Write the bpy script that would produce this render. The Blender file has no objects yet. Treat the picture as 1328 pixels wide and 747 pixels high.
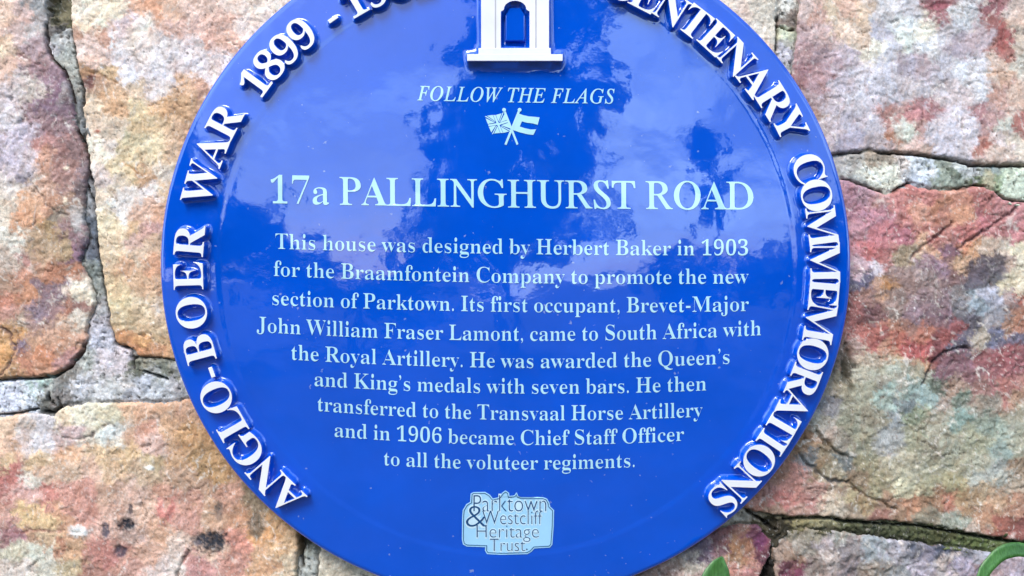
import bpy, bmesh, math, random
import numpy as np
from mathutils import Vector

SC = bpy.context.scene
COL = SC.collection
R = math.radians

# ------------------------------------------------------------------ camera
# photograph is 1328 x 747; sizes are measured in photograph pixels and turned into metres
F = 1030.0                       # focal length in photograph pixels
S = 0.3 / 444.0                  # metres per pixel at the plane of the plaque's edge
D = F * S                        # camera to that plane
EDGE = 0.016                     # that plane stands this far off the wall face (y = 0)
CZ = 1.55
CX, CY = 664.0, 373.5
cam = bpy.data.cameras.new('camera')
cam.sensor_width = 36.0
cam.lens = F / 1328.0 * 36.0
cam.clip_start = 0.02
cam.clip_end = 2000
co = bpy.data.objects.new('camera', cam)
COL.objects.link(co)
co.location = (0, -(D + EDGE), CZ)
co.rotation_euler = (R(90), 0, 0)
SC.camera = co

# ------------------------------------------------------------------ light
SUN_EL, SUN_AZ = 52.0, 208.0      # azimuth clockwise from +Y: behind the photographer, a little left
w = bpy.data.worlds.new('World')
SC.world = w
w.use_nodes = True
nt = w.node_tree
N, L = nt.nodes, nt.links
bg = N['Background']
bg.inputs['Strength'].default_value = 0.15
sky = N.new('ShaderNodeTexSky')
sky.sky_type = 'NISHITA'
sky.sun_disc = False
sky.sun_elevation = R(SUN_EL)
sky.sun_rotation = R(SUN_AZ)
tc = N.new('ShaderNodeTexCoord')
mp = N.new('ShaderNodeMapping')
mp.inputs['Scale'].default_value = (1, 1, 2.2)
L.new(tc.outputs['Generated'], mp.inputs['Vector'])
cl = N.new('ShaderNodeTexNoise')
cl.inputs['Scale'].default_value = 2.3
cl.inputs['Detail'].default_value = 7
cl.inputs['Roughness'].default_value = 0.55
cl.inputs['Distortion'].default_value = 0.4
L.new(mp.outputs['Vector'], cl.inputs['Vector'])
rp = N.new('ShaderNodeValToRGB')
rp.color_ramp.elements[0].position = 0.45
rp.color_ramp.elements[1].position = 0.64
L.new(cl.outputs['Fac'], rp.inputs['Fac'])
mx = N.new('ShaderNodeMix')
mx.data_type = 'RGBA'
CLOUD = (8.2, 11.2, 13.4, 1)
L.new(rp.outputs['Color'], mx.inputs[0])
L.new(sky.outputs['Color'], mx.inputs[6])
mx.inputs[7].default_value = CLOUD
L.new(mx.outputs[2], bg.inputs['Color'])

sl = bpy.data.lights.new('sun', 'SUN')
sl.energy = 1.9
sl.angle = R(24)
sl.color = (1.0, 0.955, 0.885)
so = bpy.data.objects.new('sun', sl)
COL.objects.link(so)
so.location = (-2, -5, 6)
az, el = R(SUN_AZ), R(SUN_EL)
dirv = Vector((math.sin(az) * math.cos(el), math.cos(az) * math.cos(el), math.sin(el)))
so.rotation_euler = dirv.to_track_quat('Z', 'Y').to_euler()

SC.view_settings.view_transform = 'Standard'
SC.view_settings.look = 'None'
SC.view_settings.exposure = 0.74
SC.view_settings.gamma = 1.0
SC.view_settings.use_curve_mapping = False
ALB = 1.0                       # colours read off the photograph are turned into surface colours with this factor


# ------------------------------------------------------------------ helpers
def tag(o, label=None, cat=None, group=None, kind=None):
    if label: o['label'] = label
    if cat: o['category'] = cat
    if group: o['group'] = group
    if kind: o['kind'] = kind
    return o


def empty(name, loc=(0, 0, 0)):
    o = bpy.data.objects.new(name, None)
    COL.objects.link(o)
    o.location = loc
    o.empty_display_size = 0.05
    return o


def link(name, me, mats, parent=None):
    o = bpy.data.objects.new(name, me)
    COL.objects.link(o)
    for m in (mats if isinstance(mats, (list, tuple)) else [mats]):
        if m: me.materials.append(m)
    if parent:
        o.parent = parent
        o.matrix_parent_inverse = parent.matrix_basis.inverted()
    return o


def np_mesh(name, V, Fq, smooth=True, mats=None):
    """V (n,3) array, Fq list of arrays of quads (m,4) / tris (k,3)"""
    me = bpy.data.meshes.new(name)
    faces = [f for f in Fq if len(f)]
    nl = sum(f.size for f in faces)
    nf = sum(len(f) for f in faces)
    me.vertices.add(len(V))
    me.vertices.foreach_set('co', np.ascontiguousarray(V, dtype=np.float32).ravel())
    me.loops.add(nl)
    me.polygons.add(nf)
    me.loops.foreach_set('vertex_index', np.concatenate([f.ravel() for f in faces]).astype(np.int32))
    starts, c = [], 0
    for f in faces:
        starts.append(c + np.arange(len(f)) * f.shape[1])
        c += f.size
    me.polygons.foreach_set('loop_start', np.concatenate(starts).astype(np.int32))
    me.polygons.foreach_set('use_smooth', np.full(nf, smooth, dtype=bool))
    me.update(calc_edges=True)
    return me


rng = np.random.RandomState(11)
PERM = rng.permutation(4096)
GR = rng.rand(4096) * 2 * np.pi
GX, GY = np.cos(GR), np.sin(GR)


def perlin(x, y, seed=0):
    xi = np.floor(x).astype(np.int64); yi = np.floor(y).astype(np.int64)
    xf = x - xi; yf = y - yi
    u = xf * xf * xf * (xf * (xf * 6 - 15) + 10)
    v = yf * yf * yf * (yf * (yf * 6 - 15) + 10)

    def g(ix, iy, dx, dy):
        h = PERM[(PERM[(ix + seed * 57) & 4095] + iy) & 4095]
        return GX[h] * dx + GY[h] * dy
    a = g(xi, yi, xf, yf); b = g(xi + 1, yi, xf - 1, yf)
    c = g(xi, yi + 1, xf, yf - 1); d = g(xi + 1, yi + 1, xf - 1, yf - 1)
    return ((a + (b - a) * u) + ((c + (d - c) * u) - (a + (b - a) * u)) * v) * 1.5


def fbm(x, y, scale, octv=4, seed=0, rough=0.5, ridge=False):
    t = 0; amp = 1; tot = 0
    x = x / scale; y = y / scale
    for i in range(octv):
        n = perlin(x, y, seed + i * 7)
        if ridge: n = 1 - 2 * np.abs(n)
        t = t + n * amp; tot += amp
        amp *= rough; x = x * 2.03 + 11.3; y = y * 2.03 + 5.7
    return t / tot


def sstep(a, b, x):
    t = np.clip((x - a) / (b - a), 0, 1)
    return t * t * (3 - 2 * t)


def seg_dist(px, py, pts, closed=False):
    d = np.full(px.shape, 1e9)
    n = len(pts)
    for i in range(n if closed else n - 1):
        ax, ay = pts[i]; bx, by = pts[(i + 1) % n]
        vx, vy = bx - ax, by - ay
        t = np.clip(((px - ax) * vx + (py - ay) * vy) / (vx * vx + vy * vy + 1e-9), 0, 1)
        d = np.minimum(d, np.hypot(px - ax - t * vx, py - ay - t * vy))
    return d


def inside(px, py, pts):
    r = np.zeros(px.shape, bool)
    n = len(pts)
    for i in range(n):
        ax, ay = pts[i]; bx, by = pts[(i + 1) % n]
        if ay == by: continue
        c = ((ay > py) != (by > py)) & (px < (bx - ax) * (py - ay) / (by - ay) + ax)
        r ^= c
    return r


def sdf(px, py, pts):
    d = seg_dist(px, py, pts, True)
    return np.where(inside(px, py, pts), d, -d)


def hexlin(h):
    c = np.array([int(h[i:i + 2], 16) for i in (0, 2, 4)]) / 255.0
    return np.where(c <= 0.04045, c / 12.92, ((c + 0.055) / 1.055) ** 2.4)


def wall_xyz(px, py, h):
    """photograph pixel on the wall face, raised h metres towards the camera"""
    k = S * (D + EDGE) / D
    return np.stack([(px - CX) * k, -h, CZ - (py - CY) * k], -1)


# ------------------------------------------------------------------ materials
def new_mat(name):
    m = bpy.data.materials.new(name)
    m.use_nodes = True
    return m, m.node_tree.nodes, m.node_tree.links, m.node_tree.nodes['Principled BSDF']


def noise(n, l, vec, scale, detail=4, rough=0.55, dist=0.0):
    t = n.new('ShaderNodeTexNoise')
    t.inputs['Scale'].default_value = scale
    t.inputs['Detail'].default_value = detail
    t.inputs['Roughness'].default_value = rough
    t.inputs['Distortion'].default_value = dist
    if vec is not None: l.new(vec, t.inputs['Vector'])
    return t.outputs['Fac']


def ramp(n, l, fac, stops):
    r = n.new('ShaderNodeValToRGB')
    e = r.color_ramp.elements
    while len(e) > 1: e.remove(e[-1])
    e[0].position = stops[0][0]; e[0].color = (*stops[0][1], 1)
    for p, c in stops[1:]:
        x = e.new(p); x.color = (*c, 1)
    l.new(fac, r.inputs['Fac'])
    return r.outputs['Color']


def mix(n, l, mode, fac, a, b):
    m = n.new('ShaderNodeMix'); m.data_type = 'RGBA'; m.blend_type = mode
    for s, i in ((fac, 0), (a, 6), (b, 7)):
        if isinstance(s, (int, float)): m.inputs[i].default_value = s
        elif isinstance(s, tuple): m.inputs[i].default_value = (*s, 1)
        else: l.new(s, m.inputs[i])
    return m.outputs[2]


def bump(n, l, h, strength, dist, prev=None):
    b = n.new('ShaderNodeBump')
    b.inputs['Strength'].default_value = strength
    b.inputs['Distance'].default_value = dist
    l.new(h, b.inputs['Height'])
    if prev is not None: l.new(prev, b.inputs['Normal'])
    return b.outputs['Normal']


def rock_mat(name, rough_grain=1.0, mortar=False):
    m, n, l, p = new_mat(name)
    at = n.new('ShaderNodeAttribute'); at.attribute_name = 'rock_colour'
    ge = n.new('ShaderNodeNewGeometry')
    vec = ge.outputs['Position']
    g3 = lambda v: (v, v, v)
    n1 = noise(n, l, vec, 170, 7, 0.78, 0.5)
    c1 = ramp(n, l, n1, [(0.30, g3(0.78)), (0.5, g3(1.0)), (0.70, g3(1.22))])
    n2 = noise(n, l, vec, 520, 4, 0.7)
    c2 = ramp(n, l, n2, [(0.33, g3(0.80)), (0.5, g3(1.0)), (0.67, g3(1.20))])
    sw = n.new('ShaderNodeMapping')
    sw.inputs['Rotation'].default_value = (0, R(32), 0)
    sw.inputs['Scale'].default_value = (1, 1, 0.62)
    l.new(vec, sw.inputs['Vector'])
    mb = noise(n, l, sw.outputs['Vector'], 52, 8, 0.68, 2.2)
    cm = ramp(n, l, mb, [(0.33, (0.80, 0.71, 0.68)), (0.44, (1.0, 0.94, 0.90)), (0.52, (1.0, 1.0, 1.0)), (0.60, (1.22, 1.20, 1.20)), (0.70, (1.34, 1.38, 1.46))])
    base = mix(n, l, 'MULTIPLY', 0.85 if not mortar else 0.4, at.outputs['Color'], cm)
    pale = ramp(n, l, noise(n, l, sw.outputs['Vector'], 74, 9, 0.72, 3.0), [(0.57, g3(0)), (0.66, g3(0.42))])
    base = mix(n, l, 'MIX', pale, base, (0.56, 0.50, 0.46))
    rust = ramp(n, l, noise(n, l, sw.outputs['Vector'], 38, 9, 0.74, 2.6), [(0.34, g3(0.38)), (0.42, g3(0))])
    base = mix(n, l, 'MIX', rust if not mortar else 0.0, base, (0.30, 0.13, 0.08))
    c = mix(n, l, 'MULTIPLY', 1.0, base, c1)
    c = mix(n, l, 'MULTIPLY', 1.0, c, c2)
    # warm and cool grains
    n3 = noise(n, l, vec, 210, 4, 0.6, 1.2)
    tint = ramp(n, l, n3, [(0.30, (1.05, 0.96, 0.92)), (0.5, (1, 1, 1)), (0.70, (0.96, 1.0, 1.08))])
    c = mix(n, l, 'MULTIPLY', 0.9, c, tint)
    # mineral flecks, pale and dark
    st = n.new('ShaderNodeMapping')
    st.inputs['Rotation'].default_value = (0, R(38), 0)
    st.inputs['Scale'].default_value = (1, 1, 0.42)
    l.new(vec, st.inputs['Vector'])
    fl = ramp(n, l, noise(n, l, st.outputs['Vector'], 300, 3, 0.6, 0.15), [(0.63, g3(0)), (0.70, g3(1))])
    c = mix(n, l, 'MIX', ramp(n, l, fl, [(0, g3(0)), (1, g3(0.36))]), c, (0.78, 0.72, 0.66) if not mortar else (0.55, 0.54, 0.52))
    dk = ramp(n, l, noise(n, l, st.outputs['Vector'], 300, 3, 0.6, 0.1), [(0.30, g3(1)), (0.37, g3(0))])
    c = mix(n, l, 'MIX', ramp(n, l, dk, [(0, g3(0)), (1, g3(0.75 if mortar else 0.42))]), c, (0.06, 0.05, 0.045))
    l.new(c, p.inputs['Base Color'])
    p.inputs['Roughness'].default_value = 0.68 if not mortar else 0.92
    p.inputs['Specular IOR Level'].default_value = 0.42 if not mortar else 0.2
    b = bump(n, l, noise(n, l, vec, 150, 7, 0.72, 0.4), 0.5, 0.0012 * rough_grain)
    b = bump(n, l, noise(n, l, st.outputs['Vector'], 420, 4, 0.65), 0.6, 0.0004 * rough_grain, b)
    vo = n.new('ShaderNodeTexVoronoi'); vo.feature = 'F1'; vo.inputs['Scale'].default_value = 170
    wv = n.new('ShaderNodeVectorMath'); wv.operation = 'ADD'
    ns = n.new('ShaderNodeTexNoise'); ns.inputs['Scale'].default_value = 90; l.new(vec, ns.inputs['Vector'])
    sc_ = n.new('ShaderNodeVectorMath'); sc_.operation = 'SCALE'; sc_.inputs['Scale'].default_value = .02
    l.new(ns.outputs['Color'], sc_.inputs[0]); l.new(sc_.outputs[0], wv.inputs[0]); l.new(st.outputs['Vector'], wv.inputs[1])
    l.new(wv.outputs[0], vo.inputs['Vector'])
    b = bump(n, l, vo.outputs['Distance'], 0.40, 0.0014 * rough_grain, b)
    l.new(b, p.inputs['Normal'])
    return m


M_ROCK = rock_mat('quartzite')
M_MORTAR = rock_mat('mortar', 1.5, True)


def enamel(name, col, spec=1.0, rough=0.32):
    m, n, l, p = new_mat(name)
    ge = n.new('ShaderNodeNewGeometry')
    vec = ge.outputs['Position']
    g3 = lambda v: (v, v, v)
    var = ramp(n, l, noise(n, l, vec, 14, 5, 0.6), [(0.3, g3(0.90)), (0.7, g3(1.08))])
    c = mix(n, l, 'MULTIPLY', 1.0, tuple(col), var)
    # dust specks
    sp = ramp(n, l, noise(n, l, vec, 190, 2, 0.5), [(0.72, g3(0)), (0.78, g3(0.45))])
    c = mix(n, l, 'MIX', sp, c, (0.45, 0.50, 0.62))
    l.new(c, p.inputs['Base Color'])
    p.inputs['Roughness'].default_value = rough
    p.inputs['Specular IOR Level'].default_value = 0.0
    p.inputs['Coat Weight'].default_value = spec
    p.inputs['Coat IOR'].default_value = 1.95
    wm = n.new('ShaderNodeMapping'); wm.inputs['Scale'].default_value = (1, 1, .18)     # faint run marks from rain
    l.new(vec, wm.inputs['Vector'])
    cr = ramp(n, l, noise(n, l, wm.outputs['Vector'], 45, 6, .7), [(.35, g3(.035)), (.62, g3(.055)), (.75, g3(.15))])
    l.new(cr, p.inputs['Coat Roughness'])
    b = bump(n, l, noise(n, l, vec, 9, 3, 0.5), 0.30, 0.006)
    b = bump(n, l, noise(n, l, vec, 60, 3, 0.5), 0.10, 0.0012, b)
    l.new(b, p.inputs['Normal'])
    l.new(b, p.inputs['Coat Normal'])
    return m


M_BLUE = enamel('blue_enamel', (0.0002, 0.080, 0.58))
M_WHITE = enamel('white_enamel', (0.83, 0.80, 0.82), 0.35)
M_PRINT = enamel('pale_print', (0.47, 0.75, 0.86), 0.8)
M_GROOVE = enamel('groove_shade', (0.50, 0.47, 0.52), 0.35)
M_LOGO = enamel('logo_plate', (0.38, 0.66, 0.90), 0.8)
M_LOGOTXT = enamel('logo_ink', (0.012, 0.07, 0.20), 0.8)
m_, n_, l_, p_ = new_mat('bare_steel')
p_.inputs['Base Color'].default_value = (0.10, 0.10, 0.11, 1)
p_.inputs['Metallic'].default_value = 0.6
p_.inputs['Roughness'].default_value = 0.5
M_STEEL = m_

# ------------------------------------------------------------------ stone wall data (photograph pixels)
STONES = [
 dict(k='A', label='mottled lilac, ochre and rust stone at the left edge', poly=[(-265,-95),(45,-95),(60,-30),(62,0),(58,35),(60,60),(66,75),(82,92),(90,110),(95,130),(99,168),(112,193),(117,218),(112,235),(110,262),(109,290),(115,310),(103,338),(118,366),(125,392),(114,420),(109,452),(90,474),(71,487),(0,492),(-120,500),(-270,470)],
  c='10,10,E8C0A8 35,20,D8B0A8 50,10,8E8E92 65,5,7a7470 25,45,D0B0AC 45,40,B8AEB0 8,60,F0C8A8 30,75,C8A098 45,62,B09098 12,90,E4B8A4 40,85,A88088 60,100,9C7888 70,115,86607A 85,120,9A8A90 20,100,D8C0C0 10,125,D0C0C8 40,115,C8B8B0 55,135,8E6A80 80,145,806070 15,150,CFC4CC 30,170,CCBCD0 10,200,C4B4C8 30,210,C8B8C4 45,150,A07C84 60,165,987078 85,165,907078 60,185,B87C78 80,185,A87470 95,190,8c6868 65,210,D09478 85,215,A87870 105,215,806870 30,230,B0A0A8 20,245,D0C0B8 45,240,D0B09C 60,235,C89880 80,235,B08078 100,245,7a6468 40,265,D8A078 15,270,D8C4B0 60,260,C89070 85,260,A88068 75,280,908070 35,285,D8986C 60,295,B8905c 90,295,9a7878 105,285,b0a8a8 10,300,D8D0C4 20,312,DCD4C8 55,315,BC9A78 80,320,B4946c 95,310,A07880 10,335,C8B0A0 30,330,B88078 55,335,C09878 95,325,9c7088 108,330,6c6478 25,355,C48468 50,350,C08868 70,355,C07c58 95,350,B87858 10,370,B08870 10,388,C87C60 35,380,CC8860 55,380,90707c 75,375,8c7080 100,378,E8D8C4 112,385,E0D0B8 90,378,E0C8B8 10,405,BC8474 25,415,C0a088 50,405,90788a 70,400,987478 90,398,B07058 105,400,986a60 40,420,A88078 60,420,A88070 80,420,D0a488 100,418,D8C8B8 15,435,D09858 5,455,D8984c 25,450,80687c 45,440,B88868 65,435,D8a080 60,455,D08458 85,445,C89070 35,470,BC7858 60,475,D0906c 15,480,B88858 85,460,B8807c -80,60,e0b8a0 -90,180,c8b8c4 -100,300,d0a880 -80,400,b88470 -150,250,c8a898'),
 dict(k='B', label='pale cream and pink stone left of the plaque', poly=[(90,-140),(90,0),(91,30),(97,63),(102,92),(108,122),(106,150),(111,190),(115,216),(120,240),(123,275),(126,310),(130,344),(138,386),(142,421),(150,446),(168,452),(176,463),(228,467),(300,470),(430,430),(600,240),(640,-130)],
  c='110,10,F0D8C4 140,15,F0DCC0 180,12,E0A888 195,10,D8946c 215,15,D8A88C 250,10,E0B8A8 300,15,E4C8BC 340,10,E8D0C0 110,35,E4C8A8 130,30,F4E0C8 105,45,B88870 135,45,C89078 165,30,D8C0C8 180,40,E8D4C8 225,30,D8A898 250,30,E0B4A8 290,35,D8a898 270,45,D49C88 320,40,E8CCC0 115,60,E8C8C0 150,60,E4D8DC 190,60,E4D0CC 220,65,D8CCD0 260,60,D8C8CC 300,55,DCA890 330,60,ECD4C8 120,80,E8C0B0 150,80,E4D8E0 200,85,DCD4DC 250,80,DCD0D8 290,80,DCCCD0 115,92,C89060 140,95,D8B080 170,100,DCD8E4 210,105,E0D8E4 270,100,DCC8C8 115,108,8c5c54 130,110,C09070 150,115,D4A880 180,120,D8B898 205,120,E0D0D0 240,115,D8A880 260,115,C89478 285,95,E0C8C0 120,135,E8C8A8 145,130,DCA878 175,140,DCC090 210,135,DCA870 240,135,C89868 120,160,E4C8B0 150,165,D8C0A8 180,165,D8B888 210,160,DCB484 240,165,D4A880 150,190,D8C8C0 130,200,F0DCC8 170,185,CCBC94 200,190,DCC498 225,190,D8B088 150,215,E0C8A0 170,215,DCC090 135,225,D8C4C0 185,230,C8986c 210,225,DCCAB8 230,220,DCC8A8 140,250,E0CCB4 165,260,E4D8D4 150,275,E8DCD8 190,250,E4D4D0 215,250,DCB890 185,275,DCB098 215,280,D8a07c 140,290,E4D0A8 170,295,DCB080 200,300,D4A098 150,310,E0C4A0 175,305,D4A898 205,320,DCB490 145,330,E0C098 175,335,E4C4A4 200,345,D89C74 160,350,DCA880 185,365,D8AC84 150,370,E0C090 210,370,D8A880 155,390,E0C898 185,395,DCC098 205,400,D8B898 160,415,D8BC90 190,420,D8B890 215,420,D8B890 165,435,D08C50 185,440,D89850 205,440,D8B080 175,450,C88048 200,452,D49464 220,455,D8A470 370,-60,e0c8bc 200,-80,e0b8a0'),
 dict(k='I', label='pale stone above the right shoulder of the plaque', poly=[(660,-130),(1008,-140),(1009,0),(1007,60),(1005,110),(960,200),(700,250),(650,100)],
  c='940,10,D8C8B8 960,20,D8BCAC 990,20,D4C8B8 1000,40,D0C4B4 990,60,D8B49c 1000,80,dcc4b0 970,40,d8ccc0 850,-60,d8c0b0'),
 dict(k='D', label='pale violet grey stone in the upper right', poly=[(1037,-150),(1037,0),(1034,30),(1030,80),(1027,120),(1035,180),(1060,200),(1127,195),(1162,198),(1225,204),(1266,213),(1328,214),(1500,218),(1560,-150)],
  c='1045,10,D4B8B4 1060,20,D4A498 1080,15,DCC0A0 1100,10,D8AC98 1120,20,DCBCA0 1045,40,B8989c 1070,45,C8A8A8 1095,35,E0C0A8 1115,40,D8B8A0 1150,15,D0CCD4 1180,10,C8C4D0 1170,35,DCE0E4 1200,40,E0D8C8 1215,8,A06068 1225,15,B07078 1240,20,D4D4DC 1260,20,B8B8C0 1290,8,A06068 1310,15,D8C0B8 1040,70,B0888c 1070,75,A88C98 1100,75,C0B0C0 1130,65,E0D8C8 1145,40,BCB8CC 1150,70,C0C0D0 1175,55,E0E8E4 1205,60,D0D0D8 1230,40,C0BCC8 1250,50,B0A0B0 1270,45,BCA8B4 1298,30,A06060 1305,50,A85858 1298,60,A86860 1320,50,D0BCAC 1315,30,D8B8A8 1040,100,A07078 1065,100,B08890 1090,105,C0B4C4 1120,100,C4C0D0 1150,90,BCB8C8 1180,85,A89CAC 1200,90,B09CA8 1225,85,B8B4C4 1250,95,D0D0DC 1275,90,D0CCD8 1295,85,D8B8A8 1300,95,D0A890 1320,85,C8C0B4 1050,130,A88c90 1080,130,C0B0BC 1110,130,C8C4D4 1145,120,C0BCCC 1180,115,C0B4BC 1210,115,C0B8C4 1240,120,D0C0C8 1270,120,CCCCD8 1300,120,C8988c 1320,125,D0b0a0 1060,160,B08878 1075,165,C4B4BC 1100,160,BCB4C8 1130,160,C8C0D0 1155,148,C08884 1165,155,D4CCC8 1175,170,D8DCD0 1155,175,B87c60 1190,165,C0908c 1205,150,A86c74 1180,148,C07c80 1220,165,D4CCDC 1250,160,D8D0E0 1275,148,B07c84 1285,155,C09494 1305,160,D0D0C8 1325,158,B87068 1110,180,B0A8C0 1140,185,B8A8B0 1190,185,CCA8A0 1225,185,C8C4D8 1260,185,D0C8D8 1276,188,B07468 1300,180,D8C4C4 1320,185,D4C4B4 1200,198,C8A89c 1290,205,CCB0A4 1250,200,c8c0cc 1420,0,c8c0cc 1430,120,d0b8b4'),
 dict(k='E', label='large rust red stone that turns grey green below, right of the plaque', poly=[(1000,240),(1092,231),(1120,240),(1150,250),(1162,248),(1178,238),(1200,243),(1232,247),(1266,241),(1290,246),(1303,257),(1320,261),(1480,262),(1600,400),(1580,690),(1450,706),(1328,704),(1235,688),(1190,680),(1150,678),(1096,675),(1075,671),(1023,671),(974,664),(930,640),(940,560),(980,400)],
  c='1100,245,B87c94 1120,250,C08CA0 1145,260,C88888 1175,245,C86c68 1200,255,C87068 1215,262,B87048 1245,260,C87c60 1275,260,C46c68 1300,270,C07478 1320,280,C87880 1110,270,C07c94 1140,280,C4788c 1170,275,C87470 1195,275,D0886c 1225,280,BC7058 1245,280,D88c60 1270,285,B85c64 1295,300,BC6c70 1320,305,C47078 1105,300,C88494 1140,300,C86c78 1170,305,C4687c 1200,295,C87468 1215,308,A85c54 1250,305,C86460 1205,315,D8A078 1225,325,C88c68 1100,325,C87480 1130,325,C85c60 1150,335,C07070 1170,330,A08868 1185,335,A89070 1205,345,9c7480 1235,325,906078 1255,318,D88050 1265,325,D89860 1285,320,D0B098 1305,320,D8C0AC 1322,325,D8CCA8 1110,345,C8a0b0 1135,352,D8C8D8 1165,350,A88888 1195,355,A08484 1220,345,987088 1250,335,D0A078 1275,340,70606c 1295,345,74646c 1312,340,B8988c 1322,345,E0D4B8 1105,365,605878 1120,365,686080 1150,370,C08858 1135,378,C08c70 1175,370,A07c78 1205,370,A08080 1240,360,886060 1265,365,5c5464 1290,360,5c5860 1310,368,C8B894 1325,370,D0C0A0 1105,390,904c48 1130,390,A07068 1160,390,987870 1190,390,94747c 1220,390,90707c 1250,385,887c80 1270,390,8090a0 1290,385,A8A8C0 1315,385,9c8484 1325,388,B05844 1105,410,A05450 1130,405,805058 1160,405,887068 1190,410,907080 1220,410,886478 1245,405,74707c 1265,400,8898a8 1290,405,9090a0 1315,415,B87450 1325,412,B86c48 1100,430,B06058 1130,430,B85c50 1160,420,C07858 1180,425,A87060 1210,420,906068 1235,425,984850 1255,425,686070 1280,420,9c9094 1305,420,A87860 1110,445,B08c84 1140,440,B05450 1165,440,C05c44 1200,435,C46c50 1225,440,A04848 1245,440,605870 1270,440,ac9c8c 1290,435,707090 1320,440,787090 1110,455,C8B49c 1130,460,B8A48c 1155,450,C08060 1180,455,B84848 1200,458,A83c40 1170,465,C0A078 1195,468,C89060 1215,455,803840 1240,460,8c5868 1270,460,9c5058 1300,465,A04c54 1320,460,985058 1085,470,806858 1092,450,906c60 1098,480,605848 1115,480,B8B098 1140,480,A8A890 1165,475,A8B0A0 1190,480,B0A488 1205,490,8c9888 1230,480,885868 1260,485,8c5860 1300,490,B06068 1075,500,9c8c78 1090,505,988868 1115,500,989880 1140,500,A09888 1145,512,98B8B0 1170,495,a09c8c 1185,500,88A098 1195,505,98B8B8 1215,500,6c7868 1240,505,A88470 1270,505,9c6860 1310,505,b0645c 1070,525,8c8890 1095,525,949078 1120,520,A0A088 1150,520,90A8A0 1175,520,707c80 1200,515,90ACAC 1220,520,b0988c 1245,515,788878 1280,520,988878 1320,515,b88868 1065,545,B0A898 1075,560,B8A89c 1100,545,8c8c74 1130,545,989078 1160,545,9098A0 1190,540,8c9878 1220,545,A09880 1250,550,80a098 1285,545,90A090 1320,540,a09880 1050,570,9c6c40 1090,575,A09484 1120,570,A09c80 1150,575,A0A0A0 1180,570,9c9878 1210,570,989078 1240,580,a0a088 1270,575,a0a080 1300,580,90a49c 1320,575,a4a48c 1020,580,A87048 1045,582,A88058 1070,590,8c7858 1095,600,6c7474 1080,612,9c8c6c 1060,605,9c7c54 1050,600,707880 1120,600,8c8460 1150,605,B0A484 1180,605,A8A084 1210,605,A8A488 1240,600,ACA888 1270,600,A8A48c 1300,610,9cA09c 1325,608,a08468 1010,610,B07458 1030,620,C07c70 1060,630,B88478 1085,635,a88c74 1110,625,9c8060 1140,625,9c9068 1175,630,C8C098 1210,625,A8A078 1240,625,ACA070 1270,620,A8ACA4 1300,625,A8ACA4 1320,630,b09880 1000,630,B87468 1020,645,C06860 1050,650,C47c74 1075,650,D0B8A0 1095,640,B8A878 1120,650,a88c5c 1150,650,A87c5c 1180,655,B47850 1210,655,A87850 1230,658,C06c4c 1255,650,b08858 1275,640,C0A078 1300,650,BC9068 1320,655,b07858 985,650,B87058 1000,662,a88068 1040,662,BC8c7c 1080,662,C0ac94 1110,665,988068 1140,670,A06858 1170,668,a07858 1200,672,8c8068 1230,672,8c9080 1250,678,909888 1275,670,b88058 1300,685,A85844 1320,690,9c5048 1260,688,a89080 1420,330,b87c74 1430,480,a06c6c 1440,620,a09c80'),
 dict(k='F', label='purple and orange stone under the lower right of the plaque', poly=[(600,830),(800,760),(890,712),(925,690),(960,679),(985,683),(1000,700),(1003,722),(988,740),(981,800),(980,960),(590,970)],
  c='905,700,6c5874 920,690,8c5468 940,690,a05858 960,690,A86850 980,695,7a3c58 990,700,743858 1000,712,803848 915,715,7c6078 935,710,8c5c68 955,710,B87840 970,710,A86840 990,720,703044 905,730,D0c0b0 930,730,C8a090 955,725,C08858 975,730,C07c68 950,745,C07868 975,745,b87070 905,745,d8b0a8 850,740,a88078 760,850,b89080'),
 dict(k='G', label='dark grey and violet rough stone in the lower right corner', poly=[(1003,712),(1008,697),(1020,688),(1040,684),(1100,691),(1150,698),(1230,709),(1328,722),(1500,732),(1520,980),(1000,990),(1006,760)],
  c='1012,695,6c7478 1030,692,887c68 1060,690,8c8068 1090,695,8c8c84 1020,710,a08474 1045,710,9c9084 1070,705,A898A0 1100,712,887c80 1130,705,9098a0 1160,708,9c98a8 1190,712,686878 1220,715,505468 1250,720,6c6c7c 1280,722,9c9cb0 1310,735,A890a0 1010,730,B89480 1030,730,9c7860 1050,740,948078 1020,745,703848 1040,742,884058 1075,725,B8a4a0 1100,735,8c7c84 1130,735,9c8c80 1160,735,8c8c90 1200,735,a498ac 1230,730,B8a8a8 1250,740,a898b4 1285,740,a88890 1320,742,b0a0b8 1200,720,888098 1200,850,a09498'),
 dict(k='C', label='broad peach and rose stone in the lower left with dark pitted spots', poly=[(-260,542),(0,542),(45,534),(66,538),(82,527),(111,523),(153,521),(209,523),(240,519),(330,525),(388,640),(387,696),(384,747),(376,900),(-250,920)],
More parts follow.
